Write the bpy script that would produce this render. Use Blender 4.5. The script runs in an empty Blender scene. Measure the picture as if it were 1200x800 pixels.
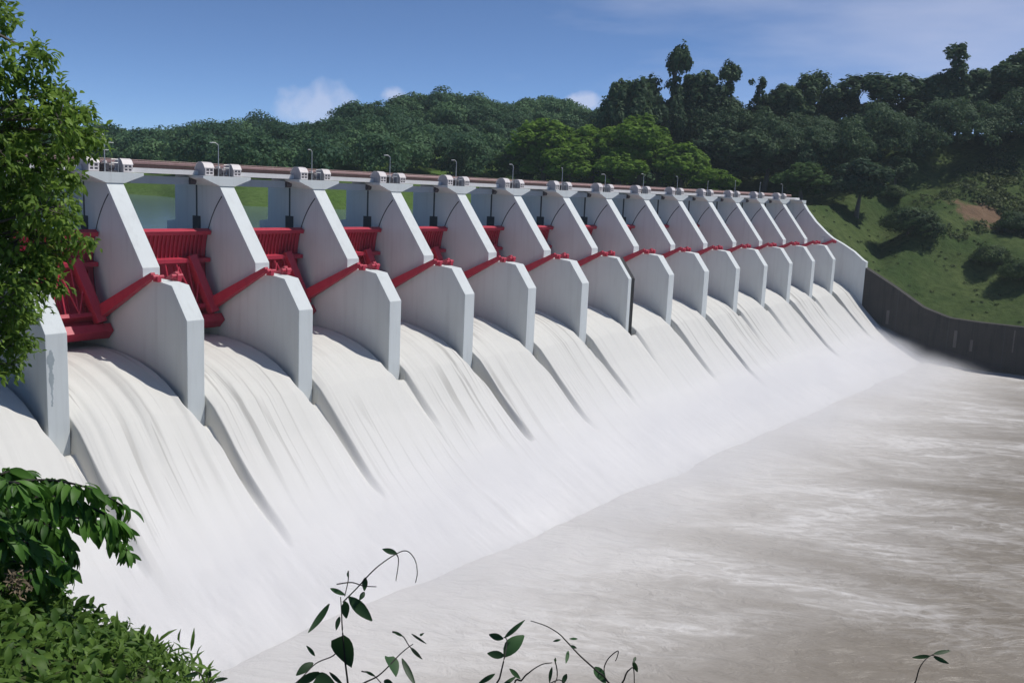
import bpy, math, random
import numpy as np
from mathutils import Vector, Matrix
R_ = math.radians
rng = np.random.default_rng(7)
random.seed(7)
sc = bpy.context.scene
COL = sc.collection

# ------------------------------------------------------------------ camera
# One unit U is the spacing of the spillway piers: 15 m. X runs along the dam, Y upstream, Z up.
U = 15.0
CAM = np.array([-2.87572576, -5.83426646, 1.03393848]) * U
FPX = 1120.0
CR = np.array([0.61197043, -0.78967941, 0.04357323])
CU = np.array([0.10053632, 0.1323228, 0.98609489])
CF = np.array([0.78446456, 0.59908022, -0.1603691])
cd = bpy.data.cameras.new('camera'); cam = bpy.data.objects.new('camera', cd); COL.objects.link(cam)
cd.sensor_width = 36.0; cd.lens = FPX / 1200 * 36.0
cd.clip_start = 0.1; cd.clip_end = 20000
cam.matrix_world = Matrix(((CR[0], CU[0], -CF[0], CAM[0]), (CR[1], CU[1], -CF[1], CAM[1]),
                           (CR[2], CU[2], -CF[2], CAM[2]), (0, 0, 0, 1)))
sc.camera = cam

# ------------------------------------------------------------------ sky, sun, exposure
SUN = np.array([0.40, -0.34, 0.85]); SUN /= np.linalg.norm(SUN)
EL = math.asin(SUN[2]); ROT = math.atan2(SUN[0], SUN[1])
world = bpy.data.worlds.new('World'); sc.world = world; world.use_nodes = True
wt = world.node_tree; wt.nodes.clear()
def N(t, typ, **kw):
    n = t.nodes.new(typ)
    for k, v in kw.items():
        setattr(n, k, v)
    return n
sky = N(wt, 'ShaderNodeTexSky', sky_type='NISHITA', sun_disc=False, sun_elevation=EL, sun_rotation=ROT,
        altitude=7500, air_density=1.0, dust_density=0.4, ozone_density=4.5)
bg = N(wt, 'ShaderNodeBackground'); bg.inputs[1].default_value = 0.108
wo = N(wt, 'ShaderNodeOutputWorld')
wt.links.new(bg.outputs[0], wo.inputs[0])
# small cumulus heads just above the hills and a thin veil high on the right, fixed to directions of the sky
def sky_dir(px, py):
    d = CF + (px-600)/FPX*CR - (py-400)/FPX*CU
    return d/np.linalg.norm(d)
wdir = N(wt, 'ShaderNodeTexCoord').outputs['Generated']
def wmath(op, a, b=None, clamp=False):
    m = N(wt, 'ShaderNodeMath', operation=op, use_clamp=clamp)
    for k_, v_ in enumerate((a, b)):
        if v_ is None: continue
        if isinstance(v_, (int, float)): m.inputs[k_].default_value = v_
        else: wt.links.new(v_, m.inputs[k_])
    return m.outputs[0]
def wdot(vec):
    m = N(wt, 'ShaderNodeVectorMath', operation='DOT_PRODUCT'); wt.links.new(wdir, m.inputs[0]); m.inputs[1].default_value = tuple(vec)
    return m.outputs['Value']
wn = N(wt, 'ShaderNodeTexNoise'); wn.inputs['Scale'].default_value = 38; wn.inputs['Detail'].default_value = 6; wn.inputs['Roughness'].default_value = .55
wt.links.new(wdir, wn.inputs['Vector'])
wn2 = N(wt, 'ShaderNodeTexNoise'); wn2.inputs['Scale'].default_value = 5; wn2.inputs['Detail'].default_value = 5
wmap = N(wt, 'ShaderNodeMapping'); wmap.inputs['Scale'].default_value = (1, 1, 5); wt.links.new(wdir, wmap.inputs[0]); wt.links.new(wmap.outputs[0], wn2.inputs['Vector'])
cloud = None
for px_c, py_c, rx, ry, amt, nz, nn in ((374, 124, 52, 30, .42, .75, wn), (462, 112, 16, 10, .45, .9, wn), (684, 120, 24, 12, .5, .8, wn), (1045, 130, 40, 14, .7, .6, wn),
                                     (1150, 40, 420, 90, .42, .9, wn2), (1250, 110, 500, 60, .4, .6, wn2)):
    c_ = sky_dir(px_c, py_c); e1 = np.cross(c_, (0, 0, 1)); e1 /= np.linalg.norm(e1); e2 = np.cross(e1, c_)
    u_ = wmath('DIVIDE', wdot(e1), rx/FPX); v_ = wmath('DIVIDE', wdot(e2), ry/FPX)
    r2 = wmath('SQRT', wmath('ADD', wmath('MULTIPLY', u_, u_), wmath('MULTIPLY', v_, v_)))
    val = wmath('ADD', wmath('SUBTRACT', 1.0, r2), wmath('MULTIPLY', wmath('SUBTRACT', nn.outputs[0], .5), nz*2))
    val = wmath('MULTIPLY', wmath('MULTIPLY', val, 1.6 if nn is wn else .9, True), wmath('GREATER_THAN', wdot(c_), 0))
    val = wmath('MULTIPLY', val, amt)
    cloud = val if cloud is None else wmath('MAXIMUM', cloud, val)
wmix = N(wt, 'ShaderNodeMix', data_type='RGBA'); wt.links.new(cloud, wmix.inputs[0]); wt.links.new(sky.outputs[0], wmix.inputs[6]); wmix.inputs[7].default_value = (6.2, 6.3, 7.4, 1)
wt.links.new(wmix.outputs[2], bg.inputs[0])
sl = bpy.data.lights.new('sun', 'SUN'); sl.energy = 3.05; sl.angle = R_(0.55); sl.color = (1.0, 0.96, 0.9)
so = bpy.data.objects.new('sun', sl); COL.objects.link(so)
so.rotation_euler = Vector(-SUN).to_track_quat('-Z', 'Y').to_euler()
so.location = (0, 0, 300)
sc.view_settings.view_transform = 'Standard'; sc.view_settings.look = 'None'
sc.view_settings.exposure = 0.22; sc.view_settings.gamma = 1.0; sc.view_settings.use_curve_mapping = False
sc.cycles.max_bounces = 6; sc.cycles.diffuse_bounces = 3; sc.cycles.glossy_bounces = 2
sc.cycles.transmission_bounces = 4; sc.cycles.transparent_max_bounces = 6; sc.cycles.volume_bounces = 4; sc.cycles.volume_step_rate = 5; sc.cycles.volume_max_steps = 20

# ------------------------------------------------------------------ geometry helpers
def at(px, py, dist):
    """world point (m) seen along photo pixel px,py at distance dist (m)"""
    d = CF + (px - 600) / FPX * CR - (py - 400) / FPX * CU
    return CAM + d / np.linalg.norm(d) * dist
def col_dir(px):
    d = CF + (px - 600) / FPX * CR
    return d[:2]                      # horizontal direction per unit depth
def horizon(px): return 191.3 + 0.0443 * px

class MB:
    def __init__(s): s.v = []; s.f = []
    def add(s, v, f):
        o = len(s.v); s.v += [tuple(map(float, p)) for p in v]; s.f += [tuple(i + o for i in q) for q in f]
    def box(s, x0, x1, y0, y1, z0, z1):
        s.add([(x0,y0,z0),(x1,y0,z0),(x1,y1,z0),(x0,y1,z0),(x0,y0,z1),(x1,y0,z1),(x1,y1,z1),(x0,y1,z1)],
              [(3,2,1,0),(4,5,6,7),(0,1,5,4),(1,2,6,5),(2,3,7,6),(3,0,4,7)])
    def prism_x(s, poly, x0, x1):
        """poly: (y,z) points, extruded along x"""
        n = len(poly)
        s.add([(x0, y, z) for y, z in poly] + [(x1, y, z) for y, z in poly],
              [tuple(range(n)), tuple(range(2*n-1, n-1, -1))] + [(i, i+n, (i+1) % n + n, (i+1) % n) for i in range(n)])
    def prism_y(s, poly, y0, y1):
        n = len(poly)
        s.add([(x, y0, z) for x, z in poly] + [(x, y1, z) for x, z in poly],
              [tuple(range(n)), tuple(range(2*n-1, n-1, -1))] + [(i, i+n, (i+1) % n + n, (i+1) % n) for i in range(n)])
    def tube(s, pts, rad, k=6, cap=True):
        pts = [np.array(p, float) for p in pts]; n = len(pts)
        if not hasattr(rad, '__len__'): rad = [rad] * n
        vs = []; fs = []
        for i, p in enumerate(pts):
            t = pts[min(i+1, n-1)] - pts[max(i-1, 0)]; t /= (np.linalg.norm(t) + 1e-9)
            a = np.cross(t, (0, 0, 1)) if abs(t[2]) < .9 else np.cross(t, (1, 0, 0))
            a /= np.linalg.norm(a); b = np.cross(t, a)
            for j in range(k):
                q = 2 * math.pi * j / k
                vs.append(p + rad[i] * (math.cos(q) * a + math.sin(q) * b))
        for i in range(n-1):
            for j in range(k):
                fs.append((i*k+j, i*k+(j+1) % k, (i+1)*k+(j+1) % k, (i+1)*k+j))
        if cap:
            fs.append(tuple(range(k-1, -1, -1))); fs.append(tuple((n-1)*k + j for j in range(k)))
        s.add(vs, fs)
    def beam(s, a, b, w, h, up=(0, 0, 1), w2=None, h2=None):
        """box bar from a to b, w across, h along up; optional other size at b"""
        a = np.array(a, float); b = np.array(b, float); t = (b-a) / np.linalg.norm(b-a)
        sd = np.cross(t, up); sd /= np.linalg.norm(sd); u = np.cross(sd, t)
        w2 = w2 or w; h2 = h2 or h
        v = [p + sx*sd*ww/2 + sy*u*hh/2 for p, ww, hh in ((a, w, h), (b, w2, h2)) for sx, sy in ((-1,-1),(1,-1),(1,1),(-1,1))]
        s.add(v, [(3,2,1,0),(4,5,6,7),(0,1,5,4),(1,2,6,5),(2,3,7,6),(3,0,4,7)])
    def build(s, name, mat, parent=None, smooth=False, bevel=0):
        me = bpy.data.meshes.new(name); me.from_pydata(s.v, [], s.f); me.update()
        return link(name, me, mat, parent, smooth, bevel)

def link(name, me, mat, parent=None, smooth=False, bevel=0):
    o = bpy.data.objects.new(name, me); COL.objects.link(o)
    if mat: me.materials.append(mat)
    if smooth: me.polygons.foreach_set('use_smooth', np.ones(len(me.polygons), bool))
    if parent: o.parent = parent
    if bevel:
        m = o.modifiers.new('edge', 'BEVEL'); m.width = bevel; m.segments = 2; m.limit_method = 'ANGLE'
    return o
def np_mesh(name, verts, faces, attrs=None, uv=None):
    """verts (n,3), faces (m,k)"""
    verts = np.asarray(verts, np.float32); faces = np.asarray(faces, np.int32)
    me = bpy.data.meshes.new(name); m, k = faces.shape
    me.vertices.add(len(verts)); me.vertices.foreach_set('co', verts.ravel())
    me.loops.add(m*k); me.loops.foreach_set('vertex_index', faces.ravel())
    me.polygons.add(m); me.polygons.foreach_set('loop_start', np.arange(0, m*k, k, dtype=np.int32))
    me.polygons.foreach_set('loop_total', np.full(m, k, np.int32))
    if uv is not None:
        l = me.uv_layers.new(name='flow'); l.data.foreach_set('uv', np.asarray(uv, np.float32)[faces.ravel()].ravel())
    for nm, a in (attrs or {}).items():
        at_ = me.attributes.new(nm, 'FLOAT', 'POINT'); at_.data.foreach_set('value', np.asarray(a, np.float32))
    me.update(calc_edges=True); me.validate()
    return me
def grid_faces(nu, nv):
    i, j = np.meshgrid(np.arange(nu-1), np.arange(nv-1), indexing='ij')
    a = i*nv + j
    return np.stack([a, a+nv, a+nv+1, a+1], -1).reshape(-1, 4)
def tag(o, label=None, cat=None, group=None, kind=None):
    if label: o['label'] = label
    if cat: o['category'] = cat
    if group: o['group'] = group
    if kind: o['kind'] = kind
    return o
def empty(name, loc=(0, 0, 0), rz=0):
    o = bpy.data.objects.new(name, None); COL.objects.link(o); o.location = loc; o.rotation_euler = (0, 0, rz)
    o.empty_display_size = 0.5
    return o
def kids(o): return [c for c in ALLKIDS.get(o.name, [])]
ALLKIDS = {}
def copy_tree(o, parent=None):
    c = o.copy(); COL.objects.link(c)
    if parent: c.parent = parent
    for ch in list(o.children): copy_tree(ch, c)
    return c
# smooth value noise on arrays
def vnoise(x, y, seed=0):
    x = np.asarray(x, float); y = np.asarray(y, float)
    xi = np.floor(x).astype(np.int64); yi = np.floor(y).astype(np.int64); fx = x - xi; fy = y - yi
    fx = fx*fx*(3-2*fx); fy = fy*fy*(3-2*fy)
    def h(a, b):
        n = (a*374761393 + b*668265263 + seed*974711) & 0xffffffff
        n = ((n ^ (n >> 13)) * 1274126177) & 0xffffffff
        return ((n ^ (n >> 16)) & 0xffff) / 65535.0
    return (h(xi, yi)*(1-fx)+h(xi+1, yi)*fx)*(1-fy) + (h(xi, yi+1)*(1-fx)+h(xi+1, yi+1)*fx)*fy
def fbm(x, y, seed=0, oct=4):
    s = 0; a = .5
    for k in range(oct):
        s = s + a*vnoise(x*2**k, y*2**k, seed+k*17); a *= .5
    return s
def sstep(a, b, x):
    t = np.clip((np.asarray(x, float)-a)/(b-a), 0, 1); return t*t*(3-2*t)

# ------------------------------------------------------------------ materials
def mat(name):
    m = bpy.data.materials.new(name); m.use_nodes = True
    t = m.node_tree; p = t.nodes['Principled BSDF']
    return m, t, p
def ramp(t, fac, stops, interp='LINEAR'):
    r = N(t, 'ShaderNodeValToRGB'); r.color_ramp.interpolation = interp
    e = r.color_ramp.elements
    while len(e) < len(stops): e.new(.5)
    for q, (pos, c) in zip(e, stops):
        q.position = pos; q.color = (*c, 1) if len(c) == 3 else c
    t.links.new(fac, r.inputs[0]); return r.outputs[0]
def noise(t, vec, scale, detail=4, rough=.55, dist=0, dim='3D'):
    n = N(t, 'ShaderNodeTexNoise', noise_dimensions=dim)
    n.inputs['Scale'].default_value = scale; n.inputs['Detail'].default_value = detail
    n.inputs['Roughness'].default_value = rough; n.inputs['Distortion'].default_value = dist
    if vec is not None: t.links.new(vec, n.inputs['Vector'])
    return n.outputs[0]
def pos(t): return N(t, 'ShaderNodeNewGeometry').outputs['Position']
def mapping(t, vec, scale=(1,1,1), loc=(0,0,0), rot=(0,0,0)):
    m = N(t, 'ShaderNodeMapping'); m.inputs['Scale'].default_value = scale; m.inputs['Location'].default_value = loc
    m.inputs['Rotation'].default_value = rot
    t.links.new(vec, m.inputs[0]); return m.outputs[0]
def mix(t, fac, a, b, blend='MIX'):
    m = N(t, 'ShaderNodeMix', data_type='RGBA', blend_type=blend)
    for sock, v in ((m.inputs[0], fac), (m.inputs[6], a), (m.inputs[7], b)):
        if isinstance(v, (int, float)): sock.default_value = v
        elif isinstance(v, tuple): sock.default_value = (*v, 1) if len(v) == 3 else v
        else: t.links.new(v, sock)
    return m.outputs[2]
def math_(t, op, a, b=None, clamp=False):
    m = N(t, 'ShaderNodeMath', operation=op, use_clamp=clamp)
    for sock, v in ((m.inputs[0], a), (m.inputs[1], b)):
        if v is None: continue
        if isinstance(v, (int, float)): sock.default_value = v
        else: t.links.new(v, sock)
    return m.outputs[0]
def maprange(t, v, a, b, c=0., d=1., smooth=True):
    m = N(t, 'ShaderNodeMapRange', interpolation_type='SMOOTHSTEP' if smooth else 'LINEAR')
    t.links.new(v, m.inputs[0])
    for i, q in enumerate((a, b, c, d)): m.inputs[i+1].default_value = q
    return m.outputs[0]
def sep(t, v):
    s_ = N(t, 'ShaderNodeSeparateXYZ'); t.links.new(v, s_.inputs[0]); return s_.outputs
def bump(t, p, h, strength, dist=.1):
    b = N(t, 'ShaderNodeBump'); b.inputs['Strength'].default_value = strength; b.inputs['Distance'].default_value = dist
    t.links.new(h, b.inputs['Height']); t.links.new(b.outputs[0], p.inputs['Normal'])

def concrete(name, base, stain, rough=.75, amount=.35):
    m, t, p = mat(name); P = pos(t)
    big = noise(t, P, .25, 5); streak = noise(t, mapping(t, P, (1.1, 1.1, .09)), 1.0, 6, .6); fine = noise(t, P, 9, 4)
    c = mix(t, math_(t, 'MULTIPLY', ramp(t, streak, [(.5, (0,0,0)), (.78, (1,1,1))]), amount), base, stain)
    c = mix(t, math_(t, 'MULTIPLY', ramp(t, big, [(.4, (0,0,0)), (.75, (1,1,1))]), amount*.45), c, stain)
    c = mix(t, .06, c, fine, 'OVERLAY')
    t.links.new(c, p.inputs['Base Color']); p.inputs['Roughness'].default_value = rough
    bump(t, p, fine, .12, .03)
    return m
def painted(name, base, var, rough=.5, metal=0.):
    m, t, p = mat(name); P = pos(t)
    n1 = noise(t, P, .9, 5); st = noise(t, mapping(t, P, (2.5, 2.5, .25)), 1.0, 5)
    c = mix(t, ramp(t, n1, [(.42, (0,0,0)), (.72, (.55,.55,.55))]), base, var)
    c = mix(t, math_(t, 'MULTIPLY', ramp(t, st, [(.55, (0,0,0)), (.75, (1,1,1))]), .3), c, tuple(.6*q for q in var))
    t.links.new(c, p.inputs['Base Color']); p.inputs['Roughness'].default_value = rough; p.inputs['Metallic'].default_value = metal
    bump(t, p, noise(t, P, 14, 2), .06, .02)
    return m
M = {}
M['white'] = concrete('white_painted_concrete', (.695, .735, .73), (.46, .47, .465))
M['joint'] = concrete('dark_joint', (.05, .055, .06), (.03, .03, .03))
M['black'] = painted('black_coating', (.012, .012, .014), (.03, .03, .03), .6)
M['grey'] = concrete('grey_girder_concrete', (.36, .42, .46), (.22, .25, .27))
M['slabwhite'] = concrete('slab_edge_concrete', (.78, .77, .76), (.5, .48, .45), amount=.25)
M['red'] = painted('red_gate_paint', (.50, .034, .068), (.38, .026, .052), .5)
M['rail'] = painted('brown_rail_paint', (.42, .27, .25), (.3, .17, .15), .6)
M['raildark'] = painted('dark_rail_steel', (.06, .03, .03), (.03, .02, .02), .7)
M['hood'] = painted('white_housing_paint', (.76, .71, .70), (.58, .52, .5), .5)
M['hoodside'] = painted('shaded_housing_paint', (.45, .42, .42), (.32, .3, .3), .55)  # shade of the housing's side faces put into a greyer colour
M['machine'] = painted('dark_machinery', (.10, .09, .10), (.05, .05, .05), .5, .3)
M['steel'] = painted('galvanised_pole', (.55, .57, .58), (.4, .42, .43), .45, .4)
M['lampglass'] = painted('lamp_cover', (.75, .76, .76), (.6, .6, .6), .3)
M['wall'] = concrete('dark_weathered_wall', (.050, .045, .042), (.016, .016, .018), .9, .95)
M['dam'] = concrete('dam_concrete', (.4, .4, .38), (.25, .25, .24))
M['stain'] = painted('algae_stain', (.36, .41, .43), (.50, .54, .56), .9)

def foliage(name, dark, light, trans=.25, rnd=.5, rough=.65, spec=.12, hue=None):
    """leaf colour varies from leaf to leaf (attribute 'tone') and from plant to plant (object random)"""
    m, t, p = mat(name)
    a = N(t, 'ShaderNodeAttribute', attribute_name='tone').outputs['Fac']
    oi = N(t, 'ShaderNodeObjectInfo').outputs['Random']
    f = math_(t, 'ADD', math_(t, 'MULTIPLY', a, 1-rnd), math_(t, 'MULTIPLY', oi, rnd))
    c = ramp(t, f, [(0.05, dark), (.95, light)])
    t.links.new(c, p.inputs['Base Color']); p.inputs['Roughness'].default_value = rough
    p.inputs['Specular IOR Level'].default_value = spec
    tr = N(t, 'ShaderNodeBsdfTranslucent'); t.links.new(mix(t, .5, c, tuple(min(1, 1.5*q) for q in light)), tr.inputs[0])
    ms = N(t, 'ShaderNodeMixShader'); ms.inputs[0].default_value = trans
    t.links.new(p.outputs[0], ms.inputs[1]); t.links.new(tr.outputs[0], ms.inputs[2])
    t.links.new(ms.outputs[0], t.nodes['Material Output'].inputs[0])
    return m
M['tree_dark'] = foliage('dark_tree_leaves', (.030, .068, .040), (.105, .165, .075), .25)
M['tree_mid'] = foliage('mid_tree_leaves', (.045, .095, .03), (.11, .19, .05), .3)
M['tree_bright'] = foliage('bright_tree_leaves', (.085, .165, .02), (.19, .32, .045), .35, .35)
M['forest'] = foliage('far_forest_leaves', (.018, .060, .040), (.115, .205, .085), .2, 0)
M['bark'] = painted('tree_bark', (.14, .12, .10), (.07, .06, .05), .9)
M['near_leaf'] = foliage('near_tree_leaves', (.060, .130, .018), (.25, .38, .07), .42, 0, .5, .25)
M['bush_leaf'] = foliage('bush_leaves', (.035, .10, .016), (.11, .25, .035), .32, 0, .5, .3)
M['weed'] = foliage('weed_leaves', (.035, .085, .014), (.15, .25, .045), .3, 0, .55, .25)
M['vine'] = foliage('vine_leaves', (.016, .040, .016), (.055, .125, .045), .2, 0, .5, .3)
M['stem'] = painted('vine_stem', (.025, .022, .018), (.05, .04, .03), .8)
M['dry'] = painted('dry_flower', (.22, .17, .11), (.12, .09, .06), .9)
M['shrub'] = foliage('shrub_leaves', (.03, .065, .026), (.08, .125, .04), .2)

# spilling water: silky white, fine grey threads that run with the flow
def water_fall():
    m, t, p = mat('spilling_water')
    uv = N(t, 'ShaderNodeUVMap', uv_map='flow').outputs[0]
    X = sep(t, uv)
    th = noise(t, mapping(t, uv, (.75, .028, 1)), 1, 3, .5, .5, '2D')
    th3 = noise(t, mapping(t, uv, (2.3, .046, 1), (7, 3, 0)), 1, 2, .5, .4, '2D')
    th2 = noise(t, mapping(t, uv, (.55, .022, 1)), 1, 4, .55, .3, '2D')
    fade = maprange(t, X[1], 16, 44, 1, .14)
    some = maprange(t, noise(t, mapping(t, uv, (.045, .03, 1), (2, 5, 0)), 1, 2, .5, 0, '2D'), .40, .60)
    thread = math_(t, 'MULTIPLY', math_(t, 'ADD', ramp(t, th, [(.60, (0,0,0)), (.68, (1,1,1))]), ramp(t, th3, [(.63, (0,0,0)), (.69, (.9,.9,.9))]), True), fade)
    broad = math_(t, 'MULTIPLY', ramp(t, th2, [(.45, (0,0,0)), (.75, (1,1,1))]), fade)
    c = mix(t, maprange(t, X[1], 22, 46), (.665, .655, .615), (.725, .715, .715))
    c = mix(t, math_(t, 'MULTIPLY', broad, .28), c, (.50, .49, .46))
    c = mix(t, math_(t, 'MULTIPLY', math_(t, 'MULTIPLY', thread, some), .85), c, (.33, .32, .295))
    t.links.new(c, p.inputs['Base Color']); p.inputs['Roughness'].default_value = .55
    p.inputs['Specular IOR Level'].default_value = .25
    h = math_(t, 'ADD', math_(t, 'MULTIPLY', th, -.5), math_(t, 'MULTIPLY', th2, -1.0))
    bump(t, p, h, .12, .5)
    return m
M['fall'] = water_fall()
TOE = -1.55 * U
ZW = -1.75 * U
def river_mat():
    m, t, p = mat('river_water'); P = pos(t); X = sep(t, P)
    warp = noise(t, mapping(t, P, (.03, .03, .03)), 1, 3, .5)
    # foam and current lines drift away from the toe, drawn out downstream
    Pr = mapping(t, P, (1, 1, 1), rot=(0, 0, R_(57)))
    f1 = noise(t, mapping(t, Pr, (.030, .10, .05)), 1.0, 5, .55, 1.0)
    f2 = noise(t, mapping(t, Pr, (.10, .30, .2)), 1.0, 5, .55, 1.3)
    big = noise(t, mapping(t, Pr, (.016, .036, .02), (3, 1, 0)), 1, 4, .55, 1.2)
    near = maprange(t, math_(t, 'ADD', X[1], math_(t, 'MULTIPLY', math_(t, 'SUBTRACT', big, .5), 40)), TOE-50, TOE+2)
    thread = ramp(t, math_(t, 'ABSOLUTE', math_(t, 'SUBTRACT', f1, .5)), [(0.0, (1,1,1)), (.05, (0,0,0))])
    f3 = noise(t, mapping(t, Pr, (.32, .62, .5)), 1.0, 6, .65, .9)
    chop = ramp(t, f3, [(.52, (0,0,0)), (.72, (1,1,1))])
    fine = ramp(t, math_(t, 'ABSOLUTE', math_(t, 'SUBTRACT', f2, .5)), [(0.0, (1,1,1)), (.055, (0,0,0))])
    patch = ramp(t, big, [(.44, (0,0,0)), (.60, (1,1,1))])
    foam = math_(t, 'MULTIPLY', math_(t, 'ADD', math_(t, 'MULTIPLY', thread, .30), math_(t, 'ADD', math_(t, 'MULTIPLY', fine, .26), math_(t, 'MULTIPLY', chop, .26))), math_(t, 'ADD', math_(t, 'MULTIPLY', patch, .95), .06))
    foam = math_(t, 'ADD', foam, math_(t, 'MULTIPLY', near, .95), True)
    deep = mix(t, ramp(t, f1, [(.35, (0,0,0)), (.68, (1,1,1))]), (.245, .212, .172), (.290, .256, .214))
    c = mix(t, foam, deep, (.66, .64, .62))
    t.links.new(c, p.inputs['Base Color'])
    t.links.new(maprange(t, foam, 0, 1, .32, .75), p.inputs['Roughness'])
    p.inputs['Specular IOR Level'].default_value = .22
    h = math_(t, 'ADD', math_(t, 'MULTIPLY', f1, .8), math_(t, 'ADD', math_(t, 'MULTIPLY', f2, .5), math_(t, 'MULTIPLY', f3, .45)))
    bump(t, p, h, .8, 1.0)
    return m
M['river'] = river_mat()
def lake_mat():
    m, t, p = mat('reservoir_water'); P = pos(t)
    p.inputs['Base Color'].default_value = (.13, .19, .20, 1); p.inputs['Roughness'].default_value = .12
    bump(t, p, noise(t, mapping(t, P, (.5, .5, .5)), 1, 4), .25, .3)
    return m
M['lake'] = lake_mat()
def ground_mat(name, g1, g2, soil, soil_at=None, scale=1.0):
    m, t, p = mat(name); P = pos(t)
    a = noise(t, P, .05*scale, 6, .6); b = noise(t, P, .5*scale, 6, .65); cfine = noise(t, P, 3.0*scale, 4, .7)
    c = mix(t, ramp(t, a, [(.38, (0,0,0)), (.62, (1,1,1))]), g1, g2)
    c = mix(t, ramp(t, b, [(.45, (0,0,0)), (.75, (.8,.8,.8))]), c, tuple(.55*q for q in g1))
    c = mix(t, .35, c, cfine, 'OVERLAY')
    if soil_at is not None:
        d = N(t, 'ShaderNodeVectorMath', operation='DISTANCE'); t.links.new(mapping(t, P, (1, 1, 1)), d.inputs[0]); d.inputs[1].default_value = soil_at
        dd = math_(t, 'ADD', d.outputs['Value'], math_(t, 'MULTIPLY', math_(t, 'SUBTRACT', noise(t, P, .12, 5, .65), .5), 30))
        f = maprange(t, dd, 7, 12, 1, 0)
        c = mix(t, f, c, mix(t, b, soil, tuple(.55*q for q in soil)))
    t.links.new(c, p.inputs['Base Color']); p.inputs['Roughness'].default_value = .95
    p.inputs['Specular IOR Level'].default_value = .1
    bump(t, p, b, .8, .8)
    return m
M['ground'] = ground_mat('bank_earth', (.035, .05, .02), (.06, .07, .03), (.2, .13, .08))

# ------------------------------------------------------------------ terrain and water (setting)
PROF = np.array([(1.45,-.335),(1.15,-.318),(.88,-.315),(.7,-.325),(.53,-.35),(.35,-.395),(.2,-.45),(.05,-.53),(-.08,-.625),(-.2,-.755),(-.32,-.89),(-.5,-1.07),(-.68,-1.245),(-.91,-1.42),(-1.15,-1.55),(-1.35,-1.65),(-1.55,-1.735),(-1.75,-1.79),(-2.0,-1.84)])
def prof(d): return np.interp(-np.asarray(d, float), -PROF[:, 0], PROF[:, 1])
W = 0.141                                   # pier width
WALL = np.array([(6,.9),(1.2,.9),(.6,.5),(.0,.0),(-.18,-.12),(-.8,-.456),(-1.35,-.785),(-1.8,-.918),(-2.3,-.935),(-30,-.93)])
def wall_top(d): return np.interp(-np.asarray(d, float), -WALL[:, 0], WALL[:, 1])
def hill(s, d):
    """right abutment hill, in units"""
    s = np.asarray(s, float); d = np.asarray(d, float)
    base = wall_top(d) - .01
    sl = np.interp(d, [-8, -5, -1.4, 1, 2.1, 5.6, 9], [.30, .38, .42, .27, .23, .40, .35])
    u = np.maximum(s - 15.18, 0); flat = 2.6*sstep(-.7, .6, d)
    ridge = 23.9 - .78*d
    sl = sl*np.clip((ridge-15.18)/np.maximum(ridge-15.18-flat, 2.0), 1, 1.7); u = np.maximum(u - flat, 0) + .04*np.minimum(u, flat)
    z = base + sl*u
    z = np.where(s > ridge, base + sl*(ridge-15.18-flat) - .12*(s-ridge), z)
    z = z + sstep(.3, 3, u) * ((fbm(s*.55, d*.55, 3) - .47)*.75 + (fbm(s*2.2, d*2.2, 9)-.47)*.16)
    z = np.where(d > 5.5, z - .35*sstep(5.5, 9, d), z)
    return z
D0 = (np.array([-600, -100, 190, 250, 290, 400, 520, 600, 700, 900, 1100]), np.array([27, 25, 20.5, 17.5, 16.6, 17, 20, 22, 20.5, 19.5, 19.5]))
SKYL = np.array([(-600,150),(0,146),(110,142),(150,152),(200,152),(240,146),(290,142),(330,144),(380,146),(410,132),(440,122),(480,117),(505,110),(540,117),(580,122),(610,118),(660,124),(690,128),(760,135),(900,150),(1100,150)])
def far_hill(px, D):
    """hills across the reservoir: by bearing and depth, in units"""
    d0 = np.interp(px, *D0); d1 = 38 + 3*np.sin(px*.013)
    top = 1.034 + d1*(horizon(px) - np.interp(px, SKYL[:, 0], SKYL[:, 1]))/FPX - 1.12 - .38*sstep(420, 180, px)
    t = (D - d0)
    z = np.interp(t, [-3, 0, .8, 2.2, 3.2], [.1, .5, .66, .86, .92])
    k = sstep(0, 1, (D - d0 - 3.0)/(d1 - d0 - 3.0))
    z = z + (top - .92) * k**.9
    z = z + sstep(d0+3, d0+9, D)*(fbm(px*.012, D*.22, 5) - .47)*.9
    z = np.where(D > d1, z - .06*(D-d1), z)
    return z
def col_point(px, D, z):
    h = col_dir(px)
    return (CAM[0] + h[0]*D*U, CAM[1] + h[1]*D*U, z*U)

# base ground sheet to the horizon
ang = np.linspace(0, 2*np.pi, 49); rr = np.array([0, 60, 250, 900, 3000, 9000.])
gv = [(CAM[0] + r*np.cos(a), CAM[1] + r*np.sin(a), -34.0) for a in ang for r in rr]
tag(link('ground', np_mesh('ground', gv, grid_faces(49, 6)), M['ground']), kind='structure')

# right hillside
ss = 15.16 + np.concatenate([np.linspace(0, 12, 150), np.linspace(12.3, 40, 40)]); dd = np.concatenate([np.linspace(-24, -6, 50), np.linspace(-5.9, 9, 190), np.linspace(9.3, 20, 20)])
S2, D2 = np.meshgrid(ss, dd, indexing='ij'); Z2 = hill(S2, D2)
soil_px = at(1152, 248, 1)
def hit_hill(px, py):
    d = CF + (px-600)/FPX*CR - (py-400)/FPX*CU
    for D in np.arange(15, 34, .02):
        p = CAM/U + d*D
        if p[0] > 15.2 and p[2] < hill(p[0], p[1]): return p*U
    return (CAM/U + d*22)*U
sp = hit_hill(1150, 250)
M['hill'] = ground_mat('hillside_grass', (.046, .080, .022), (.090, .122, .040), (.23, .15, .095), tuple(sp))
me = np_mesh('hillside', np.stack([S2*U, D2*U, Z2*U], -1).reshape(-1, 3), grid_faces(len(ss), len(dd)))
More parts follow.
